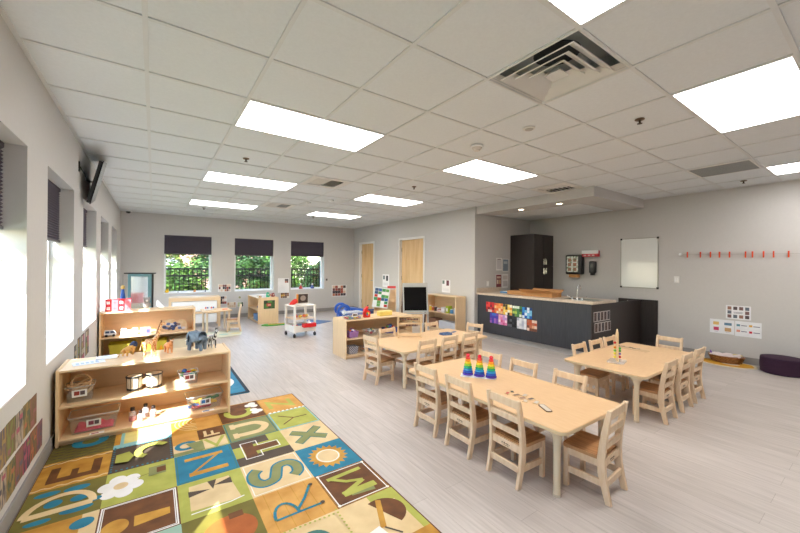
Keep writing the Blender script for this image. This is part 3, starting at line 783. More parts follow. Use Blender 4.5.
# alcove sheets
for x, z, w, h, it, l in ((6.03, 1.335, .20, .27, [(.1, .1, .8, .75, (206, 204, 210)), (.2, .86, .6, .06, (140, 120, 120))], 'faint printed notice'),
                          (6.25, 1.31, .22, .28, [(.06, .05, .88, .9, (132, 148, 162)), (.2, .6, .6, .2, (190, 200, 206))], 'blue grey notice'),
                          (6.02, .955, .20, .30, [(.05, .04, .9, .92, (128, 60, 72)), (.15, .7, .7, .14, (214, 190, 170)), (.15, .3, .3, .3, (220, 200, 180)), (.55, .3, .3, .3, (200, 160, 120))], 'dark red notice'),
                          (6.24, .955, .20, .30, [(.1, .6, .8, .3, (214, 206, 202)), (.1, .1, .8, .42, (196, 190, 190))], 'pale notice with grey picture')):
    pass
for x, z, w, h, it, l in ((6.03, 1.335, .19, .27, [(.1, .1, .8, .75, (214, 210, 212)), (.2, .86, .6, .06, (140, 120, 120))], 'white printed notice on alcove wall, upper row'),
                          (6.24, 1.31, .20, .28, [(.06, .05, .88, .9, (132, 148, 162)), (.2, .6, .6, .2, (190, 200, 206))], 'blue grey notice on the alcove wall, upper row'),
                          (6.02, .955, .19, .30, [(.05, .04, .9, .92, (128, 60, 72)), (.15, .7, .7, .14, (214, 190, 170)), (.15, .3, .3, .3, (220, 200, 180)), (.55, .3, .3, .3, (200, 160, 120))], 'dark red notice on the alcove wall, lower row'),
                          (6.23, .955, .20, .30, [(.1, .6, .8, .3, (214, 206, 202)), (.1, .1, .8, .42, (204, 198, 198))], 'pale notice on the alcove wall, lower row')):
    sheet('wall_notice', l, 'notice', (x, YA, z), UA, w, h, (238, 236, 234), it, 'notices beside the tall cabinet')
# far wall pictures
ph = [(120, 72, 70), (70, 56, 66), (186, 120, 96), (216, 190, 170), (50, 44, 52), (160, 80, 70), (226, 220, 214)]
for x, z, w, h, nx, ny, l, sd, p in ((1.39, .70, .31, .20, 6, 3, 'dark reddish collage between the first two far windows', 1, ph),
        (1.26, .28, .15, .17, 2, 3, 'small brown picture nearest the toy table chair', 2, ph), (1.43, .37, .17, .22, 3, 3, 'small brown picture above the toy table chair', 3, ph),
        (1.60, .26, .23, .16, 4, 2, 'pale tan strip picture low on the far wall', 4, [(214, 190, 160), (190, 150, 120), (226, 214, 196)]), (1.86, .28, .15, .13, 3, 2, 'small dark green picture low on far wall', 5, [(70, 90, 70), (50, 60, 50), (190, 200, 160)]),
        (1.88, .50, .07, .07, 1, 1, 'tiny olive picture below the middle far window', 6, [(150, 150, 110)]),
        (2.93, .62, .32, .42, 1, 1, 'large white sheet with small picture between last two far windows', 7, [(236, 236, 238)]), (3.00, .46, .26, .16, 4, 3, 'brown and yellow strip picture beside the cart picture', 8, [(200, 160, 70), (90, 60, 40), (230, 220, 200), (140, 90, 50)]),
        (4.60, .44, .50, .36, 5, 4, 'dark people collage low on far wall beside the blue toy', 9, ph)):
    s = sheet('wall_picture', l, 'picture', (x, YF, z), UF, w, h, (238, 238, 240), patches(nx, ny, p, sd, .04), 'pictures taped low on the far wall')
sheet('wall_picture', 'small brown picture on the large white sheet by the windows', 'picture', (3.12, YF - .0045, .90), UF, .11, .12, (238, 238, 240), patches(2, 2, ph, 77, .04), 'pictures taped low on the far wall')
tag(MB().cb((4.42, YF - .012, .98), (.05, .022, .06)).build('wall_sensor', mat('sensor_brown', (90, 84, 80), .5), bevel=.006), 'tiny dark sensor right of the last far window', 'sensor')
# door wall notices
sheet('wall_notice', 'white notice with small pictures between the two doors', 'notice', (XD, 8.52, .82), UR, .34, .36, (238, 238, 240), [(.1, .6, .25, .3, (90, 110, 120)), (.55, .5, .3, .4, (60, 60, 66)), (.15, .15, .7, .2, (222, 222, 226))])
sheet('wall_notice', 'white notice above the bookcase on the door wall', 'notice', (XD, 5.99, .83), UR, .27, .28, (240, 240, 242), [(.06, .68, .26, .28, (110, 130, 120)), (.55, .55, .32, .42, (110, 60, 72)), (.12, .12, .7, .2, (228, 228, 232))])
# left wall picture strips
art = [(110, 88, 62), (140, 84, 84), (84, 78, 96), (150, 122, 70), (72, 84, 62), (170, 96, 60), (176, 160, 140), (58, 58, 74), (160, 70, 96), (118, 122, 66)]
for row, (z, h, y1, nsh) in enumerate(((.355, .195, 3.27, 9), (.145, .185, 3.42, 10))):
    for i in range(nsh):
        y = y1 - (i + 1) * .145
        p = [art[(i * 3 + row + q) % 10] for q in range(4)]
        nm = ('upper', 'lower')[row]
        mm = mat('child_paint_%d_%d' % (row, i), p[0], .7, c2=p[1], scale=9, stretch=(1, 7, 1.3), detail=8, pos=(.42, .56))
        sheet('painted_sheet', 'painted sheet low on window wall, %s row, %s from its far end' % (nm, ('first', 'second', 'third', 'fourth', 'fifth', 'sixth', 'seventh', 'eighth', 'ninth', 'tenth')[i]), 'painting', (XL, y, z + .004 * (i % 2)), UL, .142, h, mm, patches(2, 5, [c_mat(q, .7, c2=p[2]) if False else q for q in p[1:3]], 200 + row * 20 + i, .10)[i % 3::7], 'painted sheets under the near windows')
for i, (y, z, w, h, l) in enumerate(((4.62, .40, .12, .20, 'brown photo under third window behind bookcase'), (4.80, .30, .16, .34, 'dark tall photo under third window'), (5.02, .34, .20, .30, 'tall photo strip with people beneath third window'), (5.30, .36, .24, .28, 'coloured photo with green corner close to second bookcase'))):
    sheet('wall_photo', l, 'photo', (XL, y, z), UL, w, h, (90, 70, 60), patches(2, 4, art, 300 + i, .03), 'photos on the window wall between the bookcases')
# ------------------------------------------------------------------ alphabet rug
def rugm(n, c, c2=None): return mat('rug_' + n, tuple(min(255, int(v * .94 + 16)) for v in c), .7, c2=tuple(min(255, int(v * .94 + 14)) for v in c2) if c2 else None, var=.05, scale=9, detail=6, spec=.35, bump=.05)
RM = [rugm('brown', (112, 64, 24), (78, 42, 16)), rugm('gold', (204, 152, 54), (170, 114, 28)), rugm('olive', (112, 104, 34), (96, 88, 26)), rugm('lime', (176, 178, 78), (158, 160, 62)),
      rugm('blue', (24, 122, 152), (14, 104, 134)), rugm('cream', (226, 200, 150), (212, 184, 132)), rugm('white', (240, 238, 232)), rugm('dark', (78, 64, 50), (66, 54, 42)),
      rugm('sage', (134, 138, 84), (118, 124, 72)), rugm('orange', (176, 90, 32), (150, 74, 24)), rugm('paleyellow', (222, 212, 134), (208, 196, 118)), rugm('lightblue', (128, 190, 196)),
      rugm('binding', (88, 40, 30)), rugm('teal', (50, 110, 104)), rugm('plank', (214, 160, 78), (190, 132, 50)), rugm('paleteal', (150, 186, 166))]
BR, GO, OL, LI, BL, CR, WH, DK, SG, OR_, PY, LB, BI, TE, PL, PT = range(16)
RXs = [-.606, -.24, .13, .495, .875, 1.236]
RYs = [3.80, 3.385, 3.0, 2.605, 2.212, 1.842, 1.46, 1.08]
rug = MB(); rug.box(RXs[0] - .004, RYs[-1] - .008, .001, RXs[-1] + .008, RYs[0] + .008, .010, BI)
RZ = .0104
class Cell:
    """letters stand upright for someone looking towards the window wall: a runs along +y, b runs towards -x"""
    def __init__(s, c, r): s.x0, s.x1 = RXs[c], RXs[c + 1]; s.y0, s.y1 = RYs[r + 1], RYs[r]; s.k = 0
    def P(s, a, b): return (s.x1 - b * (s.x1 - s.x0), s.y0 + a * (s.y1 - s.y0))
    def z(s): s.k += 1; return RZ + .00028 * s.k
    def poly(s, pts, m): rug.flat([s.P(*p) for p in pts], s.z(), m); return s
    def rect(s, a0, b0, a1, b1, m): return s.poly([(a0, b0), (a1, b0), (a1, b1), (a0, b1)], m)
    def bg(s, m): return s.rect(0, 0, 1, 1, m)
    def ell(s, a, b, ra, rb, m, a0=0, a1=360, n=28): return s.poly([(a + ra * math.cos(R(a0 + (a1 - a0) * i / n)), b + rb * math.sin(R(a0 + (a1 - a0) * i / n))) for i in range(n + 1 if a1 - a0 < 360 else n)], m)
    def stroke(s, pts, w, m, closed=False):
        z = s.z(); q = [Vector(p) for p in pts]
        if closed: q.append(q[0]); 
        L = []; Rr = []
        for i, p in enumerate(q):
            a = q[i - 1] if i else (q[-2] if closed else None); b = q[i + 1] if i < len(q) - 1 else (q[1] if closed else None)
            d = Vector((0, 0))
            if a is not None: d += (p - a).normalized()
            if b is not None: d += (b - p).normalized()
            if d.length < 1e-6: d = (p - a)
            d.normalize(); nn = Vector((-d.y, d.x)); f = 1.0
            if a is not None and b is not None:
                e = (b - p).normalized(); f = min(1 / max(abs(Vector((-e.y, e.x)).dot(nn)), .35), 2.2)
            L.append(p + nn * w / 2 * f); Rr.append(p - nn * w / 2 * f)
        for i in range(len(q) - 1): rug.flat([s.P(*v) for v in (L[i], Rr[i], Rr[i + 1], L[i + 1])], z, m)
        return s
    def border(s, m, w=.025, ins=.03): return s.stroke([(ins, ins), (1 - ins, ins), (1 - ins, 1 - ins), (ins, 1 - ins)], w, m, True)
    def arc(s, a, b, ra, rb, t0, t1, w, m, n=20): return s.stroke([(a + ra * math.cos(R(t0 + (t1 - t0) * i / n)), b + rb * math.sin(R(t0 + (t1 - t0) * i / n))) for i in range(n + 1)], w, m)
def smooth2(p, n=5):
    out = []; q = [p[0]] + list(p) + [p[-1]]
    for i in range(1, len(q) - 2):
        for k in range(n):
            t = k / n; out.append(tuple(.5 * ((2 * q[i][d]) + (-q[i - 1][d] + q[i + 1][d]) * t + (2 * q[i - 1][d] - 5 * q[i][d] + 4 * q[i + 1][d] - q[i + 2][d]) * t * t + (-q[i - 1][d] + 3 * q[i][d] - 3 * q[i + 1][d] + q[i + 2][d]) * t ** 3) for d in (0, 1)))
    return out + [tuple(p[-1])]
# window-side column
c = Cell(0, 0).bg(OL)
for i in range(9): c.stroke([(i / 9 - .12, 0), (i / 9 + .2, 1)], .018, DK); c.stroke([(i / 9 + .2, 0), (i / 9 - .12, 1)], .018, DK)
c.ell(.62, .42, .26, .30, BL).ell(.62, .42, .12, .14, OL)
c = Cell(0, 1).bg(GO)
for a in (.07, .93): c.stroke([(a + .02 * math.sin(i * 1.3), i / 24) for i in range(25)], .035, CR)
c.stroke([(.27, .85), (.27, .15)], .15, BR).stroke([(.27, .79), (.74, .79)], .13, BR).stroke([(.27, .5), (.56, .5)], .10, BR).stroke([(.27, .2), (.78, .2)], .13, BR)
c = Cell(0, 2).bg(OL)
for a, b, ra, rb in ((.86, .75, .07, .16), (.83, .38, .08, .17), (.2, .3, .08, .2), (.12, .72, .06, .15), (.52, .62, .1, .11), (.5, .30, .09, .12), (.34, .1, .06, .09)): c.ell(a, b, ra, rb, BL)
c.stroke([(.3, .92), (.3, .12)], .13, CR).arc(.3, .52, .42, .40, 90, -90, .10, CR)
c = Cell(0, 3).bg(GO); c.rect(0, 0, 1, .2, CR).stroke([(.2, .3), (.2, .85), (.6, .85), (.6, .55)], .11, CR).ell(.78, .18, .12, .14, BL).ell(.5, .4, .07, .2, OR_)
c = Cell(0, 4).bg(BL); c.stroke([(.25, .15), (.25, .85), (.75, .85)], .13, GO)
c = Cell(0, 5).bg(LI); c.ell(.5, .5, .3, .3, BR)
c = Cell(0, 6).bg(CR); c.stroke([(.2, .2), (.5, .85), (.8, .2)], .12, BR)
# second column
c = Cell(1, 0).bg(LB); c.rect(.16, .12, .84, .84, PY).rect(.16, .9, .84, 1, GO)
c = Cell(1, 1).bg(DK)
for i in range(13):
    for a in (.04, .96): c.rect(a - .02, i / 13 + .02, a + .02, i / 13 + .05, BL)
for i in range(12):
    for b in (.04, .96): c.rect(i / 12 + .02, b - .015, i / 12 + .05, b + .015, BL)
c.poly([(.30, .92), (.62, .92), (.66, .72), (.44, .64), (.24, .72)], LI).arc(.52, .34, .24, .24, 150, -60, .13, LI)
c = Cell(1, 2).bg(LI)
for i in range(6):
    an = R(i * 60 + 15); c.ell(.50 + .23 * math.cos(an), .78 + .20 * math.sin(an), .13, .12, WH)
c.ell(.5, .78, .15, .14, WH).ell(.5, .78, .10, .10, CR).stroke([(.62, .56), (.66, .42), (.72, .22)], .012, OL).rect(.56, .14, .86, .40, SG).rect(.62, .14, .80, .28, BR)
c = Cell(1, 3).bg(BR); c.border(WH, .02, .03); c.border(WH, .012, .055); c.ell(.42, .78, .17, .16, GO).poly([(.34, .12), (.50, .12), (.54, .56), (.30, .56)], GO)
c = Cell(1, 4).bg(PT); c.ell(.5, .5, .34, .3, CR).ell(.5, .5, .2, .18, GO)
c = Cell(1, 5).bg(GO); c.stroke([(.2, .2), (.2, .8)], .1, BR)
c = Cell(1, 6).bg(SG)
# third column
c = Cell(2, 0).bg(GO); c.rect(0, 0, 1, .5, PL)
for i in range(5): c.arc(.5, .5, .1 + i * .08, .1 + i * .08, 0, 180, .02, CR)
c = Cell(2, 1).bg(CR); c.rect(.5, 0, 1, .52, BR).rect(.5, .52, 1, 1, PL).rect(0, 0, .5, .5, LI).rect(0, .5, .14, 1, SG)
c.arc(.38, .77, .15, .16, 0, 360, .09, BL).stroke([(.62, .42), (.62, .10)], .07, CR).stroke([(.62, .38), (.88, .38)], .06, CR).stroke([(.62, .24), (.82, .24)], .05, CR)
c.stroke([(.44, .55), (.06, .34), (.44, .08)], .09, LI).poly([(.02, .6), (.46, .78), (.44, .48), (.02, .40)], SG)
c.rect(.02, .02, .48, .46, CR).stroke([(.45, .06), (.07, .24), (.45, .42)], .07, LI)
c = Cell(2, 2).bg(BL); c.border(TE, .02, .03); c.stroke([(.22, .16), (.22, .80)], .12, GO).stroke([(.22, .78), (.76, .24)], .045, GO).stroke([(.76, .18), (.76, .84)], .10, GO)
c = Cell(2, 3).bg(LI); c.poly([(.14, .14), (.86, .22), (.86, .84), (.2, .86)], CR).poly([(.18, .16), (.52, .3), (.30, .36), (.16, .34)], CR)
c.poly([(.86, .42), (.60, .50), (.86, .56)], DK).poly([(.72, .86), (.62, .54), (.56, .86)], DK).poly([(.62, .20), (.70, .48), (.80, .20)], DK).stroke([(.12, .86), (.12, .30), (.16, .10)], .025, WH)
c = Cell(2, 4).bg(OL); c.ell(.46, .42, .34, .36, OR_).rect(.7, .2, .84, .4, BR).rect(.0, .0, .12, 1, SG)
c = Cell(2, 5).bg(BR); c.ell(.5, .5, .3, .3, GO)
c = Cell(2, 6).bg(LB)
# fourth column
c = Cell(3, 0).bg(BR); c.arc(.50, .55, .26, .26, 60, 300, .14, LI, 28)
for a, b in ((.78, .26), (.86, .16), (.70, .14), (.36, .10), (.46, .2), (.30, .2)): c.ell(a, b, .09, .09, WH)
c.border(GO, .03, .0)
c = Cell(3, 1).bg(SG); c.border(TE, .025, .03); c.stroke(smooth2([(.26, .84), (.25, .56), (.28, .32), (.50, .18), (.72, .32), (.76, .56), (.75, .84)]), .16, CR); c.rect(.14, .78, .38, .88, CR); c.rect(.62, .78, .88, .88, CR)
c = Cell(3, 2).bg(DK); c.rect(.3, 0, .72, 1, LI).rect(.72, 0, 1, .3, LI).stroke([(.20, .84), (.20, .54), (.40, .54), (.40, .16), (.64, .16), (.64, .54), (.84, .54), (.84, .84)], .02, WH, True)
c.rect(.22, .62, .82, .82, BR).rect(.42, .18, .62, .64, BR)
c = Cell(3, 3).bg(CR); c.border(WH, .012, .04)
sp = [(.26, .26), (.36, .16), (.56, .14), (.70, .24), (.68, .42), (.50, .50), (.32, .58), (.28, .76), (.42, .87), (.62, .86), (.74, .76)]
sp = smooth2(sp); c.stroke(sp, .22, BL).stroke(sp, .15, SG)
c = Cell(3, 4).bg(PL)
for b in (.2, .42, .63, .85): c.rect(0, b, 1, b + .012, GO)
def dashed(c, pts, w, m1, m2):
    c.stroke(pts, w, m1); tot = 0
    for i in range(len(pts) - 1):
        a, b = Vector(pts[i]), Vector(pts[i + 1]); n_ = max(1, int((b - a).length / .07))
        for q in range(n_):
            if (q + i) % 2: continue
            c.stroke([a.lerp(b, q / n_), a.lerp(b, (q + .55) / n_)], w * .9, m2)
dashed(c, [(.28, .84), (.28, .50), (.28, .16)], .045, BL, TE)
dashed(c, [(.28 + .32 * math.sin(R(18 * i)), .67 + .17 * math.cos(R(18 * i))) for i in range(11)], .045, BL, TE)
dashed(c, [(.34, .50), (.56, .32), (.82, .16)], .045, BL, TE)
c.ell(.28, .14, .035, .035, DK).ell(.82, .14, .035, .035, DK)
c = Cell(3, 5).bg(CR); 
for i in range(14):
    for q in (.06, .94): c.ell(q, (i + .5) / 14, .018, .018, LI, n=8); c.ell((i + .5) / 14, q, .018, .018, LI, n=8)
c.ell(.5, .55, .26, .24, TE)
c = Cell(3, 6).bg(BL)
# chair-side column
c = Cell(4, 0).bg(PL); c.stroke([(.28, .80), (.70, .80), (.28, .24), (.72, .24)], .11, LI)
for i in range(9): c.rect(.0, i / 9, .06, i / 9 + .06, WH)
c = Cell(4, 1).bg(LI); c.border(LB, .03, .02); c.stroke([(.26, .20), (.50, .48), (.50, .84)], .035, BR).stroke([(.50, .48), (.76, .22)], .035, BR)
c.k = 10; c.rect(0, 0, 1, 1, LI).border(LB, .03, .02).stroke([(.24, .82), (.48, .50), (.76, .80)], .035, BR).stroke([(.48, .50), (.48, .16)], .035, BR)
c = Cell(4, 2).bg(CR); c.stroke([(.24, .18), (.76, .82)], .20, TE).stroke([(.24, .82), (.76, .18)], .20, TE).stroke([(.25, .19), (.75, .81)], .15, SG).stroke([(.25, .81), (.75, .19)], .15, SG)
c = Cell(4, 3).bg(BL); z = c.z()
pts = []
for i in range(36):
    r = .40 if i % 2 else .31
    pts.append(c.P(.5 + r * math.cos(R(i * 10)), .5 + r * math.sin(R(i * 10))))
rug.flat(pts, z, GO); c.ell(.5, .5, .24, .24, CR).arc(.5, .5, .215, .215, 0, 360, .02, WH)
c = Cell(4, 4).bg(BR); c.border(WH, .022, .045); c.border(GO, .008, .015)
for a, b in ((.045, .045), (.955, .045), (.045, .955), (.955, .955)): c.ell(a, b, .03, .03, WH, n=8)
c.stroke([(.16, .24), (.22, .66)], .12, SG).stroke([(.26, .16), (.26, .78)], .14, LI).stroke([(.26, .78), (.46, .30)], .09, LI).stroke([(.46, .30), (.56, .58), (.76, .80)], .07, LI).stroke([(.76, .86), (.80, .18)], .09, LI)
c = Cell(4, 5).bg(CR); c.rect(0, .0, 1, .12, LI).rect(.74, 0, 1, .5, LI)
c.poly([(.66 + .0 + .34 * math.cos(R(200 + i * 10)) * .9 - .1, .44 + .36 * math.sin(R(200 + i * 10))) for i in range(19)], BR)
c.stroke([(.30, .62), (.84, .38)], .09, GO).poly([(.36, .66), (.06, .60), (.30, .95)], WH).stroke([(.30, .60), (.08, .44)], .03, DK)
c = Cell(4, 6).bg(GO)
tag(rug.build('alphabet_rug', RM, smooth=False, recalc=False), 'colourful alphabet rug with letter squares in brown, gold, blue and lime', 'rug')

# other mats
m = MB(); m.prism(rrect(-.1, 4.12, .88, 5.62, .02), .001, .009, 0)
for i in range(2):
    y = 4.62 + i * .62
    m.add([(.60 + .20 * math.cos(R(t)), y + .26 * math.sin(R(t)), .0096) for t in range(0, 360, 15)], [tuple(range(24))], 1)
    for q in range(-2, 3): m.box(.50, y + q * .07 - .012, .0098, .70, y + q * .07 + .012, .0101, 2)
for q in ((-.1, 4.12, .88, 4.16), (.845, 4.16, .88, 5.62)): m.box(q[0], q[1], .009, q[2], q[3], .0097, 2)
tag(m.build('blue_rug', [rugm('turq', (46, 132, 168), (30, 112, 150)), rugm('white', (0, 0, 0)), rugm('ink', (26, 44, 60))]), 'blue rug with black and white ovals behind the animal bookcase', 'rug')
m = MB(); m.prism([(.70, 7.5), (1.45, 7.62), (1.60, 8.25), (.6, 8.3)], .001, .006, 0)
for i in range(3): m.add([(.95 + i * .22 + .09 * math.cos(R(t)), 7.85 + .09 * math.sin(R(t)), .0066) for t in range(0, 360, 24)], [tuple(range(15))], 1 + i)
tag(m.build('pastel_mat', [col(212, 214, 190), col(222, 180, 186), col(170, 200, 190), col(222, 212, 150)]), 'pastel play mat on the floor under the toy table chair', 'mat')
m = MB(); m.prism([(2.05, 8.50), (2.16, 8.38), (2.60, 8.36), (2.64, 8.58), (2.16, 8.64)], .001, .02, 0); m.prism([(2.20, 8.46), (2.56, 8.43), (2.58, 8.54), (2.22, 8.57)], .02, .026, 1)
tag(m.build('leaf_mat', [col(70, 160, 60), col(214, 170, 50)], bevel=.003), 'green and yellow floor mat against the picture cabinet end', 'mat')
m = MB(); m.prism([(3.25, 8.05), (3.72, 8.30), (3.30, 8.85), (3.0, 8.5)], .001, .012, 0)
tag(m.build('blue_mat', col(66, 104, 152)), 'small blue floor mat right of the white cart', 'mat')

# pouf, basket, yellow mat
t = thing('floor_pouf', 'dark purple round floor pouf against the right wall', 'pouf', (6.965, .915, 0))
M_PURP = mat('dark_purple_fabric', (54, 26, 52), .9, var=.08, scale=50)
MB().lathe([(.20, 0), (.215, .012), (.222, .10), (.216, .195), (.20, .212), (.10, .222), (.002, .224)], n=40).build('cushion', M_PURP, t)
for z in (.012, .205):
    MB().torus((0, 0, z), .212, .004, n=40, k=6).build('piping', mat('purple_piping', (44, 24, 52), .8), t)
m = MB(); a = [(6.955 + .235 * math.cos(R(t)) * (1 + .04 * math.sin(R(5 * t))), 1.49 + .34 * math.sin(R(t)) * (1 + .03 * math.cos(R(7 * t)))) for t in range(0, 360, 10)]
m.prism(a, .001, .008, 0); m.add([(6.955 + (x - 6.955) * .88, 1.49 + (y - 1.49) * .9, .0086) for x, y in a], [tuple(range(36))], 1)
m.add([(6.93 + .06 * math.cos(R(t)), 1.43 + .10 * math.sin(R(t)), .0092) for t in range(0, 360, 20)], [tuple(range(18))], 0)
tag(m.build('sun_mat', [rugm('matcream', (228, 214, 186)), rugm('matgold', (214, 156, 40))]), 'mustard yellow mat with cream border under the wicker basket', 'mat')
t = thing('wicker_basket', 'oval wicker basket holding a pale cloth on the yellow mat', 'basket', (7.03, 1.50, .009), R(0))
M_WICK = mat('wicker', (176, 124, 72), .7, c2=(116, 76, 40), kind='checker', scale=70)
m = MB(); prof = [(.100, 0), (.112, .03), (.122, .06), (.132, .09), (.136, .096), (.128, .096), (.116, .06), (.096, .008)]
m.lathe(prof, n=36, sx=1.0, sy=1.5); m.build('basket_body', M_WICK, t)
m = MB(); m.torus((0, 0, 0), .133, .008, n=40, k=8, M=Matrix.Translation(Vector((0, 0, .096))) @ Matrix.Diagonal((1, 1.5, 1, 1))); m.build('braided_rim', mat('wicker_rim', (150, 100, 54), .6), t)
m = MB()
for i in range(26):
    an = 2 * PI * i / 26; m.tube([(.112 * math.cos(an), .168 * math.sin(an), .004), (.134 * math.cos(an), .2 * math.sin(an), .09)], .0035, 6)
m.build('upright_cane', M_WICK, t)
m = MB(); vs = []; fs = []; rr = random.Random(3); nn_ = 10
for i in range(nn_ + 1):
    for j in range(nn_ + 1):
        x = (i / nn_ - .5) * .2; y = (j / nn_ - .5) * .33; vs.append((7.02 + x, 1.50 + y, .112 + .014 * math.sin(i * 1.3 + j * .7) + .01 * math.sin(j * 1.7) - .3 * x * x))
for i in range(nn_):
    for j in range(nn_): a = i * (nn_ + 1) + j; fs.append((a, a + 1, a + nn_ + 2, a + nn_ + 1))
m.add(vs, fs); o = tag(m.build('folded_cloth', mat('pale_pink_cloth', (226, 212, 212), .9)), 'pale pinkish cloth lying in the wicker basket', 'cloth'); sm = o.modifiers.new('Solidify', 'SOLIDIFY'); sm.thickness = .012
t = thing('toy_hairbrush', 'purple oval toy mirror sticking out of the wicker basket', 'toy', (6.98, 1.66, .13), R(20))
m = MB(); m.torus((0, 0, .055), .034, .008, n=20, k=8, M=Matrix.Rotation(R(75), 4, 'X') @ Matrix.Translation(Vector((0, 0, -.055)))) ; m.build('ring', col(104, 40, 160), t)
MB().tube([(0, .0, .0), (0, -.02, -.05)], .009, 8).build('toy_handle', col(104, 40, 160), t)
tag(MB().cb((7.06, 1.38, .125), (.08, .10, .02)).build('yellow_cloth', col(214, 190, 90), bevel=.008), 'small yellow cloth on the basket edge nearest the pouf', 'cloth')

# ------------------------------------------------------------------ containers
def tub(name, label, cat, loc, rz, w, d, h, matr=None, rim=True, tag_col=None, group=None, op=None):
    """open topped tub with thin walls; front is -y"""
    t = thing(name, label, cat, loc, rz, group); mt = matr or M_CLEAR
    m = MB(); th = .003; k = .86
    o = rrect(-w / 2 * k, -d / 2 * k, w / 2 * k, d / 2 * k, .012, 3); T_ = rrect(-w / 2, -d / 2, w / 2, d / 2, .014, 3); I = rrect(-w / 2 + th, -d / 2 + th, w / 2 - th, d / 2 - th, .012, 3); J = rrect(-w / 2 * k + th, -d / 2 * k + th, w / 2 * k - th, d / 2 * k - th, .010, 3)
    n = len(o); vs = [(p[0], p[1], .0005) for p in o] + [(p[0], p[1], h) for p in T_] + [(p[0], p[1], h) for p in I] + [(p[0], p[1], .004) for p in J]
    fs = [tuple(range(n))[::-1], tuple(range(3 * n, 4 * n))]
    for a in range(3):
        for i in range(n): j = (i + 1) % n; fs.append((a * n + i, a * n + j, (a + 1) * n + j, (a + 1) * n + i))
    m.add(vs, fs); m.build('tub_body', mt, t)
    if rim:
        m = MB(); pts = [(p[0] * 1.01, p[1] * 1.01, h) for p in T_]; m.tube(pts + [pts[0]], .0035, 6); m.build('rim', clear_mat('clear_rim', (240, 244, 246), .6) if mt is M_CLEAR else mt, t)
    if tag_col:
        m = MB(); y = -d / 2 * .95 - .004; m.box(-.045, y - .001, h * .35, .045, y, h * .35 + .055, 0); m.box(-.032, y - .0016, h * .35 + .014, .0, y - .001, h * .35 + .045, 1); m.box(.004, y - .0016, h * .35 + .014, .032, y - .001, h * .35 + .045, 2)
        m.build('picture_label', [M_PAPER, tag_col, col(96, 84, 88)], t)
    return t
def scatter(n, w, d, z0, z1, seed):
    r = random.Random(seed); out = []
    for i in range(n): out.append((r.uniform(-w / 2, w / 2), r.uniform(-d / 2, d / 2), z0 + (z1 - z0) * (i / max(1, n - 1)), r.uniform(0, 6.28), r.uniform(-.6, .6)))
    return out
def mult(o, M_): o.matrix_local = M_
# shelf labels on the bookcase boards
def shelf_label(x, y, z, w, l, c=(120, 140, 170)):
    m = MB(); m.box(x - w / 2, y - .02, z + .0003, x + w / 2, y + .02, z + .0012, 0); m.box(x - w / 2 + .01, y - .01, z + .0012, x + .01, y + .01, z + .0016, 1)
    return tag(m.build('shelf_label', [M_PAPER, c_mat(c, .6)], smooth=False), l, 'label', 'picture labels on the bookcase shelves')

zt, zm, zl = .5905, .3155, .0605
# mid shelf, ring basket
t = tub('clear_bin', 'clear bin of wooden rings on the animal bookcase, window end', 'bin', (-.475, 3.79, zm), R(3), .175, .17, .12, tag_col=col(150, 60, 50))
ring = None; M_RING = mat('pale_ring_wood', (222, 196, 158), .5, c2=(196, 160, 116), scale=10)
for i, (x, y, z, a, b) in enumerate(scatter(7, .04, .03, .05, .125, 5)):
    M_ = Matrix.Translation(Vector((-.475 + x, 3.79 + y, zm + z + .012))) @ Matrix.Rotation(a, 4, 'Z') @ Matrix.Rotation(R(12 + 9 * (i % 4) + (38 if i == 6 else 0)), 4, 'X')
    if ring is None: ring = MB().torus((0, 0, 0), .058, .007, n=28, k=8).build('wooden_ring', M_RING); tag(ring, 'pale wooden ring heaped in the clear bin', 'ring', 'wooden rings in the clear bin'); o = ring
    else: o = ring.copy(); COL.objects.link(o)
    o.matrix_world = M_
# lower shelf pink bin
tub('clear_bin', 'long clear bin of pink fabric on the bottom shelf, window end', 'bin', (-.385, 3.80, zl), R(1), .31, .20, .135, tag_col=col(140, 70, 90))
m = MB(); vs = []; fs = []
for i in range(13):
    for j in range(7): vs.append(((i / 12 - .5) * .24, (j / 6 - .5) * .14, .012 + .05 * math.sin(PI * j / 6) * (.8 + .3 * math.sin(i * 1.1)) * (1 if 0 < i < 12 else .1)))
for i in range(12):
    for j in range(6): fs.append((i * 7 + j, i * 7 + j + 1, i * 7 + j + 8, i * 7 + j + 7))
m.add(vs, fs); o = m.build('pink_scarf', col(236, 50, 96), loc=(-.385, 3.80, zl)); tag(o, 'hot pink scarf bundled in the long clear bin', 'scarf'); o.modifiers.new('Solidify', 'SOLIDIFY').thickness = .006
shelf_label(-.36, 3.665, zl, .09, 'small label in front of the pink scarf bin', (180, 70, 90))
# bongos
t = thing('bongo_drums', 'pair of white bongo drums with black rims on middle shelf', 'drums', (-.06, 3.80, zm), R(2))
for s, r in ((-1, .054), (1, .06)):
    d = MB().lathe([(r * .82, .012), (r * .95, .03), (r * 1.0, .07), (r * .97, .11), (r * .99, .125)], (s * .068, 0, 0), 28).build('drum_shell', mat('drum_cream', (206, 192, 170), .35, var=.03), t)
    MB().lathe([(r * .99, .124), (r * .97, .129), (.002, .130)], (s * .068, 0, 0), 28).build('drum_skin', mat('drum_skin', (214, 196, 168), .7), d)
    k = MB(); k.torus((s * .068, 0, .122), r * 1.04, .008, n=28, k=8); k.torus((s * .068, 0, .018), r * .92, .006, n=28, k=8)
    for i in range(6):
        an = i * PI / 3; k.tube([(s * .068 + r * 1.04 * math.cos(an), r * 1.04 * math.sin(an), .122), (s * .068 + r * .93 * math.cos(an), r * .93 * math.sin(an), .0)], .0025, 6)
    k.build('drum_hardware', M_BLACK, d)
MB().cb((0, 0, .07), (.03, .04, .05)).build('centre_block', M_RING, t, bevel=.004)
shelf_label(-.03, 3.665, zm, .10, 'small label in front of the bongo drums')
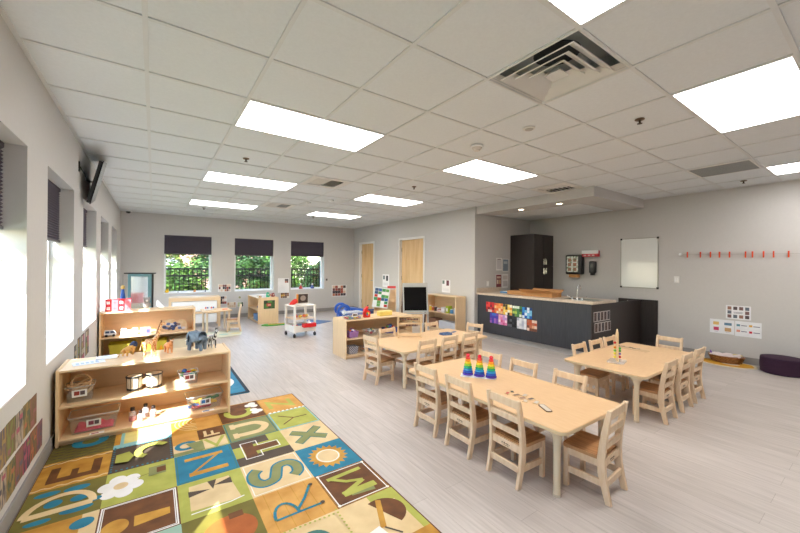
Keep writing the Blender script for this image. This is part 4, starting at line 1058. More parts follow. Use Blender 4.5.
# bottles
pos = [(-.10, 3.78, .052, .105, 'leftmost clear bottle with black cap beside the scarf bin'), (-.045, 3.73, .045, .085, 'short clear bottle of pink bits in front row'), (-.01, 3.82, .05, .105, 'clear bottle with black cap at the back of the four'), (.045, 3.76, .05, .095, 'clear capped bottle nearest the sunny patch')]
for i, (x, y, w, h, l) in enumerate(pos):
    t = thing('sensory_bottle', l, 'bottle', (x - .04, y, zl), 0, 'capped sensory bottles on the bottom shelf')
    r = w / 2; MB().lathe([(r * .9, .0005), (r, .006), (r, h * .68), (r * .5, h * .84), (r * .5, h * .92)], n=20).build('bottle_glass', clear_mat('bottle_plastic', (230, 222, 226), .3), t)
    MB().lathe([(r * .85, .003), (r * .9, .007), (r * .9, h * (.35 + .1 * (i % 2))), (.002, h * (.36 + .1 * (i % 2)))], n=16).build('filling', c_mat([(206, 74, 90), (226, 170, 170), (214, 196, 200), (206, 120, 110)][i], .5), t)
    MB().lathe([(r * .62, h * .86), (r * .62, h * 1.08), (r * .58, h * 1.10), (.002, h * 1.10)], n=18).build('cap', mat('dark_cap', (44, 32, 30), .4), t)
shelf_label(-.06, 3.665, zl, .10, 'small label in front of the capped bottles')
# ball bin
bx, by = .27, 3.78
tub('clear_bin', 'clear bin of bright balls on the middle shelf, room end', 'bin', (bx, by, zm), R(2), .155, .14, .105, tag_col=col(150, 60, 60))
cols = [('green', (40, 140, 60)), ('red', (206, 40, 40)), ('yellow', (236, 200, 40)), ('purple', (130, 70, 150)), ('orange', (236, 120, 50)), ('pink', (220, 90, 130)), ('blue', (60, 110, 190)), ('white', (226, 226, 222)), ('dark green', (24, 90, 50)), ('peach', (236, 160, 130)), ('lilac', (176, 150, 200)), ('turquoise', (60, 170, 170))]
g = [(-.04, -.032, .03), (.0, -.034, .03), (.04, -.03, .03), (-.03, .02, .035), (.02, .02, .033), (-.045, -.01, .072), (0, .0, .075), (.045, -.01, .07), (.045, .03, .075), (-.02, -.036, .072), (.022, -.04, .068), (-.03, .03, .09)]
order = [7, 5, 4, 10, 9, 0, 1, 8, 2, 3, 11, 6]
for i, (x, y, z) in enumerate(g):
    nm, cc = cols[order[i]]
    tag(MB().ball((bx + x * .98, by + y, zm + z + .012), .0215, n=16).build('small_ball', c_mat(cc, .35)), '%s ball in the clear bin on the animal bookcase' % nm, 'ball', 'bright balls in the clear bin')
# yellow scarf bin
tub('clear_bin', 'long clear bin of yellow scarves on the bottom shelf, room end', 'bin', (.40, 3.80, zl), R(1), .30, .19, .13, tag_col=col(40, 110, 180))
for i, (nm, cc, x, y, z, a) in enumerate((('yellow', (240, 200, 40), .04, .01, .03, 8), ('dark yellow', (214, 160, 40), -.05, .03, .05, -12), ('red', (196, 50, 70), -.03, -.03, .015, 4), ('green', (60, 130, 80), .07, .04, .06, 18), ('blue', (60, 100, 170), -.07, .0, .02, -6))):
    m = MB(); vs = []; fs = []
    for p in range(9):
        for q in range(5): vs.append(((p / 8 - .5) * .15, (q / 4 - .5) * .05, .022 * math.sin(PI * q / 4) * (.7 + .4 * math.sin(p * 1.4 + i))))
    for p in range(8):
        for q in range(4): fs.append((p * 5 + q, p * 5 + q + 1, p * 5 + q + 6, p * 5 + q + 5))
    m.add(vs, fs); o = m.build('play_scarf', c_mat(cc, .8), loc=(.40 + x * .8, 3.80 + y * .8, zl + z), rz=R(a)); o.modifiers.new('Solidify', 'SOLIDIFY').thickness = .012
    tag(o, '%s scarf folded in the long clear bin, bottom shelf' % nm, 'scarf', 'folded scarves in the clear bin')
shelf_label(.42, 3.665, zl, .10, 'small label in front of the yellow scarf bin', (40, 110, 180))
# white papers on top
m = MB(); m.box(-.1, -.06, .0005, .1, .07, .003, 0)
for i in range(5): m.box(-.08 + i * .03, -.03, .003, -.06 + i * .03, .03, .0034, 1)
tag(m.build('paper_sheet', [mat('pale_blue_paper', (226, 232, 240), .5), col(168, 186, 206)], loc=(-.43, 3.83, zt), rz=R(12)), 'pale blue printed sheet on the bookcase top by the window', 'paper')
t = thing('paper_tray', 'shallow white tray beside the printed sheet on bookcase top', 'tray', (-.325, 3.93, zt), R(5))
m = MB(); w, d = .07, .05
m.box(-w, -d, .0005, w, d, .003); m.box(-w, -d, .003, -w + .003, d, .016); m.box(w - .003, -d, .003, w, d, .016); m.box(-w + .003, -d, .003, w - .003, -d + .003, .016); m.box(-w + .003, d - .003, .003, w - .003, d, .016)
m.build('tray_body', M_WHITE, t, bevel=.001)

# ------------------------------------------------------------------ toy animals (single skins)
def skin(name, verts, edges, radii, mt, parent=None, root=0, sub=2):
    me = bpy.data.meshes.new(name); bm = bmesh.new()
    ly = bm.verts.layers.skin.verify()
    V = [bm.verts.new(v) for v in verts]; bm.verts.ensure_lookup_table()
    for a, b in edges: bm.edges.new((V[a], V[b]))
    for i, v in enumerate(V):
        r = radii[i]; v[ly].radius = (r, r) if not isinstance(r, tuple) else r; v[ly].use_root = (i == root)
    bm.to_mesh(me); bm.free(); me.materials.append(mt)
    o = bpy.data.objects.new(name, me); COL.objects.link(o)
    if parent: o.parent = parent
    sk = o.modifiers.new('Skin', 'SKIN'); sk.use_smooth_shade = True
    sb = o.modifiers.new('Subdivision', 'SUBSURF'); sb.levels = sub; sb.render_levels = sub
    return o
def quadruped(name, label, cat, loc, rz, L, H, body_r, leg_r, neck, head, mt, tail, belly=1.0, sway=0, hoof=None, hip_w=None):
    """faces +x. neck/head/tail are lists of (x,z,r) relative to the shoulder / rump"""
    t = thing(name, label, cat, loc, rz)
    V = []; E = []; Rr = []
    def add(p, r, prev=None):
        V.append(p); Rr.append(r); i = len(V) - 1
        if prev is not None: E.append((prev, i))
        return i
    hb = H
    mid = add((0, 0, hb), body_r * belly)
    ch = add((L * .34, 0, hb + .02 * H), body_r * 1.02, mid); ru = add((-L * .34, 0, hb), body_r * .98, mid)
    p = ch
    for x, z, r in neck: p = add((L * .42 + x, 0, hb + z), r, p)
    for x, z, r in head: p = add((L * .42 + x, 0, hb + z), r, p)
    p = ru
    for x, z, r in tail: p = add((-L * .42 + x, 0, hb + z), r, p)
    w = hip_w or body_r * .62
    for s in (-1, 1):
        k = (.04 * L * s)
        a = add((L * .36 + k, s * w, hb - body_r * .55), leg_r * 1.35, ch); b = add((L * .33 + k * 1.5, s * w * 1.02, hb * .42), leg_r * .92, a); c = add((L * .36 + k * 1.8, s * w, hb * .14), leg_r * .78, b); add((L * .37 + k * 2, s * w, leg_r * .5), leg_r * .86, c)
        a = add((-L * .36 - k, s * w, hb - body_r * .45), leg_r * 1.55, ru); b = add((-L * .32 - k, s * w * 1.02, hb * .52), leg_r * 1.05, a); c = add((-L * .42 - k * 1.6, s * w, hb * .27), leg_r * .75, b); add((-L * .38 - k * 2, s * w, leg_r * .5), leg_r * .86, c)
    o = skin('body', V, E, Rr, mt, t)
    return t, V
M_ELE = mat('elephant_grey', (112, 128, 142), .6, c2=(86, 100, 116), scale=30, bump=.2)
M_GIR = mat('giraffe_patches', (232, 196, 140), .5, c2=(168, 96, 42), kind='voronoi', scale=70, pos=(.12, .06))
M_GIR = mat('giraffe_hide', (196, 120, 60), .5, c2=(238, 206, 156), kind='voronoi', scale=55, pos=(.06, .12))
M_ZEB = mat('zebra_hide', (232, 232, 228), .5, c2=(26, 26, 30), kind='wave', scale=24, stretch=(1, .2, .5), pos=(.46, .52))
M_LION = mat('lion_tan', (206, 158, 84), .6, var=.05)
M_TIG = mat('lioness_orange', (222, 158, 104), .6, c2=(206, 132, 76), kind='wave', scale=18, stretch=(1, .3, .3), pos=(.2, .6))
# elephant: seen three-quarter from behind, head away to the window side
t, V = quadruped('toy_elephant', 'grey toy elephant on the animal bookcase, dark ears', 'toy animal', (.345, 3.80, zt), R(128), .155, .135, .052, .021,
    [(.012, .012, .034)], [(.034, .016, .033), (.052, -.006, .017), (.060, -.04, .011), (.062, -.07, .008), (.072, -.088, .006)], M_ELE, [(-.006, .0, .006), (-.012, -.035, .004), (-.013, -.055, .004)], belly=1.08)
for s in (-1, 1):
    e = MB(); pts = [(.058, .030, .148), (.050, .060, .150), (.036, .078, .128), (.040, .070, .098), (.056, .044, .088)]
    vs = [(x, s * y, z) for x, y, z in pts] + [(x + .005, s * (y + .001), z) for x, y, z in pts]; e.add(vs, [(0, 1, 2, 3, 4), (9, 8, 7, 6, 5)] + [(i, (i + 1) % 5, 5 + (i + 1) % 5, 5 + i) for i in range(5)])
    e.build('ear', mat('elephant_ear', (52, 58, 68), .7), t, bevel=.002)
    e = MB(); e.tube([(.112, s * .014, .104), (.126, s * .018, .094), (.138, s * .017, .098)], [.0045, .0035, .0015], 8); e.build('tusk', col(236, 230, 214), t)
# giraffe
t, V = quadruped('toy_giraffe', 'tall toy giraffe standing on the animal bookcase', 'toy animal', (-.025, 3.775, zt), R(-24), .095, .135, .0265, .0095,
    [(.014, .035, .0165), (.032, .085, .012), (.048, .135, .0095)], [(.056, .158, .0125), (.074, .160, .0100), (.092, .150, .0070)], M_GIR, [(-.010, .0, .0035), (-.028, -.04, .0025), (-.032, -.075, .004)])
for s in (-1, 1):
    MB().tube([(.094, s * .006, .303), (.091, s * .008, .322)], [.0022, .003], 8).build('horn', col(92, 58, 34), t)
    MB().ball((.088, s * .017, .300), .008, sc=(.5, 1, .45)).build('ear', M_GIR, t)
    for x in (.036, -.036): pass
MB().tube([(.045, 0, .165), (.060, 0, .215), (.078, 0, .270), (.088, 0, .305)], [.008, .008, .007, .004], 8).build('mane', col(126, 70, 34), t)
# lion with dark mane, head turned away
t, V = quadruped('toy_lion', 'tan toy lion with dark blue mane, nearest the papers', 'toy animal', (-.175, 3.93, zt), R(50), .10, .066, .023, .0105,
    [(.010, .014, .020)], [(.026, .022, .020), (.042, .014, .012)], M_LION, [(-.010, .004, .0045), (-.035, -.012, .0035), (-.060, -.045, .003), (-.066, -.052, .007)])
m = MB(); m.ball((.054, 0, .090), .030, n=18, sc=(.8, .95, 1.05)); m.ball((.036, 0, .084), .027, n=16, sc=(.9, .9, .95)); m.build('mane', mat('mane_dark_blue', (46, 56, 88), .8, var=.2, scale=60), t)
# lioness / tiger facing the camera
t, V = quadruped('toy_tiger', 'small orange toy tiger between giraffe and elephant', 'toy animal', (.115, 3.86, zt), R(-68), .085, .078, .0215, .0105,
    [(.008, .016, .017)], [(.018, .030, .020), (.034, .026, .012)], M_TIG, [(-.010, .004, .004), (-.024, -.02, .0032), (-.026, -.05, .0035)])
for s in (-1, 1): MB().ball((.052, s * .015, .128), .0065, sc=(.5, 1, 1)).build('ear', M_TIG, t)
m = MB(); 
for s in (-1, 1): m.ball((.068, s * .008, .112), .0026)
m.ball((.0815, 0, .104), .0035); m.build('face_detail', M_BLACK, t)
# zebra
t, V = quadruped('toy_zebra', 'striped toy zebra at the room end of bookcase top', 'toy animal', (.470, 3.86, zt), R(-62), .085, .105, .0225, .0085,
    [(.012, .030, .0155), (.022, .060, .0125)], [(.030, .078, .0125), (.048, .072, .0095), (.062, .062, .0070)], M_ZEB, [(-.008, .0, .0035), (-.018, -.03, .0028), (-.020, -.055, .004)])
for s in (-1, 1): MB().ball((.062, s * .010, .195), .008, sc=(.5, .5, 1.1)).build('ear', M_ZEB, t)
MB().tube([(.036, 0, .140), (.046, 0, .168), (.058, 0, .195), (.070, 0, .196)], [.006, .0065, .006, .003], 8).build('mane', M_BLACK, t)
# ------------------------------------------------------------------ second bookcase contents
z2 = .7355; zs2 = .3805; zb2 = .0705
t = thing('toy_house', 'red and pink toy house with white windows on second bookcase', 'toy house', (-.41, 6.43, z2), R(2))
M_RED = c_mat((206, 34, 46), .4); M_PINK = c_mat((226, 110, 120), .4)
for i in range(4):
    x0 = -.145 + i * .0725; hh = .165
    o = MB().box(x0 + .001, -.045, .0005, x0 + .0715, .045, hh).build('house_wall', (M_RED, M_PINK, M_RED, M_PINK)[i], t, bevel=.002)
    w_ = MB()
    for zz in (.025, .105):
        w_.box(x0 + .018, -.0475, zz, x0 + .054, -.0445, zz + .038, 0); w_.box(x0 + .0345, -.0485, zz, x0 + .0375, -.0474, zz + .038, 1); w_.box(x0 + .018, -.0485, zz + .0175, x0 + .054, -.0474, zz + .0205, 1)
    w_.build('house_window', [M_WHITE if i in (0, 2) else M_PINK, M_RED], o, smooth=False)
MB().box(-.147, -.047, .165, .147, .047, .173).build('roof_board', M_RED, t, bevel=.002)
t = thing('standing_mirror', 'tall teal framed mirror standing behind the red toy house', 'mirror', (-.175, 7.02, 0), R(-6))
M_TEAL = mat('teal_fabric', (104, 142, 150), .8, var=.06, scale=30)
m = MB(); w, z0, z1 = .155, .35, 1.25
for q in ((-w, -.03, z0, -w + .035, .03, z1), (w - .05, -.03, z0, w, .03, z1), (-w + .035, -.03, z1 - .04, w - .05, .03, z1), (-w + .035, -.03, z0, w - .05, .03, z0 + .04)): m.box(*q)
m.build('mirror_frame', M_TEAL, t, bevel=.004)
MB().box(-w + .03, -.006, z0 + .03, w - .045, .006, z1 - .03).build('mirror_glass', mat('mirror_glass', (214, 222, 226), .12, metal=.75, var=.01), t)
MB().tube([(-.21, 0, z1 + .012), (.21, 0, z1 + .012)], .010, 10).build('top_rod', M_BLACK, t)
MB().box(w + .001, -.035, z0, w + .022, .035, z1).build('side_post', M_BLACK, t)
m = MB(); m.box(-.155, -.16, .0, -.115, .16, .03); m.box(.115, -.16, .0, .155, .16, .03); m.box(-.15, -.02, .03, -.12, .02, z0); m.box(.12, -.02, .03, .15, .02, z0); m.build('floor_stand', M_MAPLEV, t)
t = thing('hanging_puppet', 'blue and orange puppet hanging left of the teal mirror', 'puppet', (-.395, 7.05, .92))
MB().ball((0, 0, .12), .035, sc=(.8, .6, 1)).build('puppet_head', col(214, 170, 90), t)
m = MB(); m.lathe([(.045, -.06), (.035, .0), (.022, .09), (.012, .10)], sx=.8, sy=.5); m.build('puppet_dress', col(40, 84, 160), t)
MB().tube([(0, 0, .15), (0, .005, .33)], .002, 6).build('hanging_loop', M_BLACK, t)
t = thing('plush_animal', 'grey plush animal leaning before the teal mirror', 'plush toy', (-.08, 6.62, z2))
M_PL = mat('grey_plush', (150, 146, 144), .95, c2=(120, 116, 116), scale=60, bump=.4)
m = MB(); m.ball((0, 0, .05), .052, sc=(1, .8, 1)); m.ball((0, 0, .125), .042, sc=(1, .9, .95)); m.build('plush_body', M_PL, t)
m = MB(); [m.ball((s * .034, 0, .160), .015) for s in (-1, 1)]; m.build('ear', M_PL, t); MB().ball((0, -.04, .118), .016).build('snout', col(196, 190, 186), t)
# mid shelf: small cardboard-ish toys
def toy_block(name, label, cat, x, y, z, w, d, h, c, accents, rz=0, group=None):
    t = thing(name, label, cat, (x, y, z), rz, group)
    MB().box(-w / 2, -d / 2, .0005, w / 2, d / 2, h).build('block', c_mat(c, .5), t, bevel=min(w, h) * .06)
    m = MB(); mats = []
    for (a, b, ww, hh, cc) in accents:
        mm = c_mat(cc, .5)
        if mm not in mats: mats.append(mm)
        m.box(-w / 2 + a * w, -d / 2 - .001, b * h, -w / 2 + (a + ww) * w, -d / 2 - .0002, (b + hh) * h, mats.index(mm))
    m.build('front_print', mats, t, smooth=False)
    return t
t = thing('toy_camper', 'white toy vehicle with dark windows on second bookcase, window end', 'toy car', (-.50, 6.42, zs2), R(4))
m = MB(); side = [(-.065, .018), (.07, .018), (.072, .05), (.045, .085), (-.06, .09), (-.068, .05)]
M_ = Matrix.Rotation(PI / 2, 4, 'X'); m.prism([(x, z) for x, z in side], -.035, .035, 0, M_); m.build('car_body', col(222, 224, 228), t, bevel=.004)
m = MB(); m.prism([(-.05, .052), (-.005, .052), (-.005, .08), (-.048, .08)], .0345, .0365, 0, M_); m.prism([(.005, .052), (.058, .052), (.042, .08), (.005, .08)], .0345, .0365, 0, M_); m.build('car_window', col(60, 80, 110), t, smooth=False)
for sx in (-.04, .042):
    for sy in (-.034, .034): MB().tube([(sx, sy - .008, .018), (sx, sy + .008, .018)], .0175, 16).build('wheel', M_BLACK, t)
cc_ = (226, 226, 228)
for i, (x, h, l) in enumerate(((-.345, .10, 'first white picture block with grey print beside toy camper'), (-.275, .075, 'low white picture block between two taller ones'), (-.215, .095, 'white picture block next to the pink one'))):
    toy_block('picture_block', l, 'toy block', x, 6.42 + .01 * i, zs2, .062, .05, h, cc_, [(.12, .5, .3, .3, (110, 120, 140)), (.55, .2, .3, .35, (150, 154, 160)), (.12, .1, .3, .25, (186, 190, 196))], R(4 * i - 4), 'white picture blocks on the second bookcase')
toy_block('picture_block', 'pink picture block with dark blue corner on second bookcase', 'toy block', -.09, 6.43, zs2, .13, .05, .095, (228, 150, 160), [(.55, .1, .35, .6, (70, 80, 120)), (.1, .4, .3, .3, (240, 200, 206))], R(3))
t = thing('round_picture_puzzle', 'rounded cut out picture board leaning in second bookcase', 'puzzle', (.27, 6.46, zs2))
m = MB(); pts = [(-.165, .0), (-.18, .07), (-.14, .15), (-.06, .19), (.0, .165), (.03, .13), (.08, .17), (.15, .15), (.175, .07), (.165, 0)]
M_ = Matrix.Translation(Vector((0, .0, .002))) @ Matrix.Rotation(R(80), 4, 'X'); m.prism(pts, 0, .012, 0, M_); m.build('board', M_RING, t, bevel=.002)
m = MB(); r_ = random.Random(9); pc = [col(60, 60, 78), col(200, 196, 200), col(96, 110, 150), col(140, 110, 100), col(40, 60, 110)]
for i in range(22):
    a, b = -.135 + .28 * r_.random(), .02 + .10 * r_.random(); m.prism([(a + .028 * math.cos(R(q * 60)), b + .022 * math.sin(R(q * 60))) for q in range(6)], .012, .0125 + i * .0003, i % 5, M_)
m.build('board_print', pc, t, smooth=False)
# bottom shelf yellow trays
for i, (x, w, c, l) in enumerate(((-.36, .30, (196, 176, 50), 'olive yellow fabric bin on the bottom shelf of second bookcase, window end'), (.02, .30, (206, 184, 56), 'middle yellow fabric bin on bottom shelf of second bookcase'), (.34, .26, (220, 206, 176), 'cream bin on the bottom shelf of second bookcase, room end'))):
    tub('fabric_bin', l, 'bin', (x, 6.46, zb2), 0, w, .28, .20, matr=c_mat(c, .8))
tag(MB().lathe([(.022, .0005), (.026, .01), (.024, .08), (.012, .11), (.014, .13)], (.10, 6.335, zb2), 16).build('amber_bottle', c_mat((246, 170, 30), .3)), 'small amber toy bottle seen between giraffe and tiger', 'bottle')  # one plain amber colour over the whole bottle

# ------------------------------------------------------------------ wall television
t = thing('wall_television', 'television on a wall arm seen edge on, tilted down', 'television', (-.535, 5.25, 2.34), 0)
# the flat panel is parallel to the window wall but tilted down towards the room
up = Vector((.236, -.168, .936)).normalized(); wv = Vector((-.097, 1.0, 0)); wv = (wv - up * wv.dot(up)).normalized(); nn = wv.cross(up).normalized()
M_ = Matrix((wv, nn, up)).transposed().to_4x4()
MB().cb((0, 0, 0), (.74, .030, .46), 0, M_).build('back_housing', mat('tv_back', (40, 40, 42), .5), t, bevel=.006)
MB().cb((0, .018, 0), (.76, .010, .48), 0, M_).build('screen', mat('tv_screen', (14, 14, 17), .12), t, bevel=.003)
m = MB(); m.box(-.092, -.48, -.0, -.084, -.44, .10); m.tube([(-.085, -.46, .05), (-.06, -.36, -.0), (-.05, -.28, -.05)], .006, 8); m.tube([(-.05, -.28, -.05), (-.03, -.1, -.03), (-.012, -.02, 0)], .012, 8)
m.build('wall_arm', M_BLACK, t)

# ------------------------------------------------------------------ things on the tables
zt_ = ZT + .0005
t = thing('puzzle_tray', 'thin white board under the three stacking cones', 'tray', (2.315, 2.105, zt_), R(-52))
MB().prism(rrect(-.15, -.05, .15, .05, .012), 0, .006).build('tray_board', M_WHITE, t, bevel=.001)
ringc = [(90, 70, 190), (60, 100, 210), (60, 160, 225), (40, 176, 130), (150, 206, 60), (250, 220, 50), (250, 160, 40), (232, 70, 60)]
cone = None
for i, (x, y, l) in enumerate(((2.270, 2.185, 'rainbow stacking cone nearest the abacus table'), (2.322, 2.098, 'rainbow stacking cone between the other two'), (2.373, 2.013, 'rainbow stacking cone nearest the puzzle pieces'))):
    if cone is None:
        cone = thing('stacking_cone', l, 'stacking toy', (x, y, zt_ + .006), 0, 'rainbow stacking cones on the near table')
        for k, cc in enumerate(ringc):
            r = .0465 - k * .0038; h = .0195; z = k * h
            MB().lathe([(r * .8, z + .0002), (r, z + .004), (r, z + h - .005), (r * .82, z + h - .0004)], n=24).build('stacking_ring', c_mat(cc, .25), cone)
        MB().ball((0, 0, len(ringc) * .0195 + .013), .017, n=18).build('top_ball', c_mat((226, 36, 60), .25), cone)
    else: dup(cone, (x, y, zt_ + .006), i * 1.3, l)
# puzzle pieces
pz = [(2.19, 1.70, .05, .03, 20, (196, 60, 50), 'red edged'), (2.215, 1.64, .06, .03, -15, (120, 90, 76), 'brown'), (2.245, 1.70, .035, .03, 40, (40, 36, 36), 'black'), (2.26, 1.60, .055, .035, 10, (206, 196, 190), 'pale'), (2.20, 1.575, .05, .04, -30, (150, 110, 90), 'tan'),
      (2.17, 1.53, .05, .035, 25, (226, 214, 200), 'cream'), (2.235, 1.53, .055, .035, -8, (90, 76, 76), 'dark brown'), (2.21, 1.47, .06, .035, 15, (214, 208, 204), 'light grey')]
for i, (x, y, w, d, a, c, nm) in enumerate(pz):
    t = thing('puzzle_piece', nm + ' wooden puzzle piece on the cone table', 'puzzle piece', (x, y, zt_), R(a), 'loose puzzle pieces on the cone table')
    MB().prism([(-w / 2, -d / 2), (0, -d * .62), (w / 2, -d / 2), (w * .6, 0), (w / 2, d / 2), (-w * .1, d * .35), (-w / 2, d / 2)], 0, .004).build('wood_base', M_RING, t)
    MB().prism([(-w / 2 * .8, -d / 2 * .7), (w / 2 * .8, -d / 2 * .7), (w / 2 * .8, d / 2 * .6), (-w / 2 * .7, d / 2 * .6)], .004, .0048).build('painted_face', c_mat(c, .5), t)
t = thing('puzzle_board', 'small oblong wooden board lying alone on the cone table', 'board', (2.17, 1.375, zt_), R(60))
MB().prism(rrect(-.062, -.022, .062, .022, .012), 0, .006).build('board_base', mat('board_edge', (120, 90, 66), .5), t); MB().prism(rrect(-.056, -.017, .056, .017, .01), .006, .0068).build('board_face', col(216, 206, 194), t)
# abacus rack on the middle table
t = thing('abacus_rack', 'upright wooden rack with rows of dark beads on the middle table', 'abacus', (2.83, 3.80, zt_), R(-27))
w, h = .165, .290
for s in (-1, 1):
    m = MB(); m.box(s * w, -.055, 0, s * (w - .022), .055, .018); m.box(s * w, -.012, .018, s * (w - .018), .012, h)
    m.build('rack_upright', M_MAPLEV, t, bevel=.002)
MB().box(-w + .018, -.012, h - .018, w - .018, .012, h).build('rack_rail', M_MAPLE, t, bevel=.002); MB().box(-w + .018, -.010, .012, w - .018, .010, .055).build('rack_rail', M_MAPLE, t, bevel=.002)
m = MB(); m.box(-w + .018, .012, .155, w - .018, .014, .195); m.build('back_slat', M_MAPLE, t)
for z in (.240, .160, .110):
    m = MB(); m.tube([(-w + .016, 0, z), (w - .016, 0, z)], .002, 6); m.build('bead_rod', M_STEEL, t)
bead = c_mat((104, 54, 44), .4); bead2 = c_mat((64, 44, 44), .4)
for row, z in enumerate((.240, .160)):
    for i in range(12 if row == 0 else 8):
        m = MB(); x = -.118 + i * .0205 + (.075 if row else 0); m.ball((x, 0, z), .0098, sc=(.85, 1, 1.4), n=10); m.build('bead', bead if (i + row) % 3 else bead2, t)
# blue card and pens
t = thing('blue_card', 'blue patterned card lying on the abacus table', 'card', (3.40, 3.71, zt_), R(25))
m = MB(); m.prism([(-.13, -.02), (-.02, -.11), (.12, -.05), (.15, .03), (.02, .10), (-.08, .07)], 0, .004, 0)
r_ = random.Random(4)
for i in range(14):
    x, y = r_.uniform(-.08, .09), r_.uniform(-.05, .05); m.box(x, y, .004, x + .022, y + .016, .0046 + i * .00004, 1 + i % 2)
m.build('card', [col(34, 74, 128), col(90, 150, 196), col(24, 50, 90)], t, smooth=False)
tag(MB().prism([(-.05, -.03), (.05, -.012), (.045, .03), (-.04, .02)], 0, .004).build('blue_card_strip', col(48, 92, 150), loc=(3.60, 3.75, zt_), rz=R(10)), 'small separate blue card strip beside the larger card', 'card')
# bead board on the right-hand table
t = thing('bead_board', 'upright pointed wooden plank with coloured beads on a clear base', 'bead toy', (3.86, 1.655, zt_), R(12))
m = MB(); M_ = Matrix.Rotation(PI / 2, 4, 'X') @ Matrix.Rotation(0, 4, 'Z')
pts = [(-.06, .012), (.045, .012), (.05, .27), (.0, .335), (-.05, .30)]
mm_ = Matrix.Rotation(R(22), 4, 'Z') @ Matrix.Rotation(PI / 2, 4, 'X'); m.prism(pts, -.006, .006, 0, mm_); m.build('plank', M_MAPLEV, t, bevel=.002)
MB().prism(rrect(-.10, -.075, .10, .075, .03, 5), 0, .012).build('clear_base', clear_mat('acrylic_base', (240, 232, 226), .45), t, bevel=.003)
bc = [(214, 50, 50), (240, 150, 40), (110, 190, 60), (230, 220, 60), (240, 226, 70)]
for i, (z, cc) in enumerate(zip((.165, .125, .098, .075, .045), bc)): MB().ball((-.030, .012, z * 1.2), .013, n=12).build('bead', c_mat(cc, .3), t)
for i, (z, cc) in enumerate(zip((.110, .090, .066, .040), ((80, 190, 70), (90, 170, 80), (120, 110, 190), (214, 40, 50)))): MB().ball((.016, -.022, z * 1.25), .013, n=12).build('bead', c_mat(cc, .3), t)
r_ = random.Random(21)
for i, nm in enumerate(('nearest the bead board', 'second along', 'in the middle of the row', 'fourth along', 'fifth along', 'nearest the end chair')):
    tag(MB().prism([(-.024, -.016), (.02, -.02), (.028, .012), (-.01, .02)], 0, .005).build('puzzle_piece', c_mat(((96, 84, 74), (140, 118, 98), (180, 160, 140))[i % 3], .6), loc=(4.66 + .02 * (i % 2), 1.98 - i * .042, zt_), rz=r_.random() * 3),
        'small brown puzzle piece on the bead board table, ' + nm, 'puzzle piece', 'loose puzzle pieces on the bead board table')
MB_ = MB().prism(rrect(-.15, -.06, .15, .06, .01), 0, .003); tag(MB_.build('puzzle_sheet', mat('tan_sheet', (216, 184, 146), .6), loc=(4.62, 1.80, zt_), rz=R(90)), 'tan sheet beside the brown puzzle pieces', 'sheet')

# ------------------------------------------------------------------ toy shelf in mid room (B3)
ts = .5855; sm_ = .3005; sb_ = .0505
t = tub('clear_bin', 'clear lidded bin of small blocks on toy shelf end', 'bin', (2.545, 4.93, ts), R(0), .29, .20, .10, tag_col=col(90, 60, 50))
MB().prism(rrect(-.15, -.105, .15, .105, .012), .101, .110).build('lid', clear_mat('clear_lid', (226, 236, 246), .5), t)
r_ = random.Random(8); cs = [('red', (206, 50, 50)), ('green', (70, 150, 70)), ('blue', (60, 100, 190)), ('yellow', (236, 200, 60)), ('orange', (232, 130, 50)), ('purple', (130, 80, 160))]
for i in range(12):
    nm, c = cs[i % 6]; x = -.105 + (i % 6) * .042; y = -.05 + (i // 6) * .07
    tag(MB().cb((0, 0, .014), (.030, .030, .026)).build('small_block', c_mat(c, .4), loc=(2.545 + x, 4.93 + y, ts + .005), rz=r_.random(), bevel=.002), '%s block in the clear bin on toy shelf, %s row' % (nm, ('front', 'back')[i // 6]), 'block', 'small blocks in the lidded clear bin')
t = thing('toy_number_six', 'red toy with slanted top and colourful round dial on toy shelf', 'toy', (2.80, 4.92, ts), R(0))
m = MB(); M_ = Matrix.Rotation(PI / 2, 4, 'X'); m.prism([(-.055, 0), (.055, 0), (.058, .07), (.045, .10), (.0, .12), (.03, .16), (.01, .175), (-.035, .14), (-.055, .09)], -.03, .03, 0, M_); m.build('toy_body', c_mat((224, 36, 30), .35), t, bevel=.004)
m = MB(); 
for i, cc in enumerate(((240, 210, 60), (60, 150, 90), (60, 90, 190), (236, 130, 50))):
    a = i * PI / 2; m.prism([(.008, .055)] + [(.008 + .030 * math.cos(a + q * PI / 12), .055 + .030 * math.sin(a + q * PI / 12)) for q in range(7)], .030, .033, i, M_)
m.build('dial', [c_mat(c, .35) for c in ((240, 210, 60), (60, 150, 90), (60, 90, 190), (236, 130, 50))], t, smooth=False)
MB().tube([(.01, 0, .172), (.03, 0, .195)], .008, 8).build('knob', M_BLACK, t)
t = thing('yellow_box', 'pale yellow long box on toy shelf, nearest the easel', 'box', (3.17, 4.96, ts), R(6))
MB().box(-.125, -.05, .0005, .125, .05, .07).build('box_body', c_mat((240, 214, 112), .5), t, bevel=.004); MB().box(-.127, -.052, .055, .127, .052, .078).build('box_lid', c_mat((246, 224, 140), .5), t, bevel=.003)
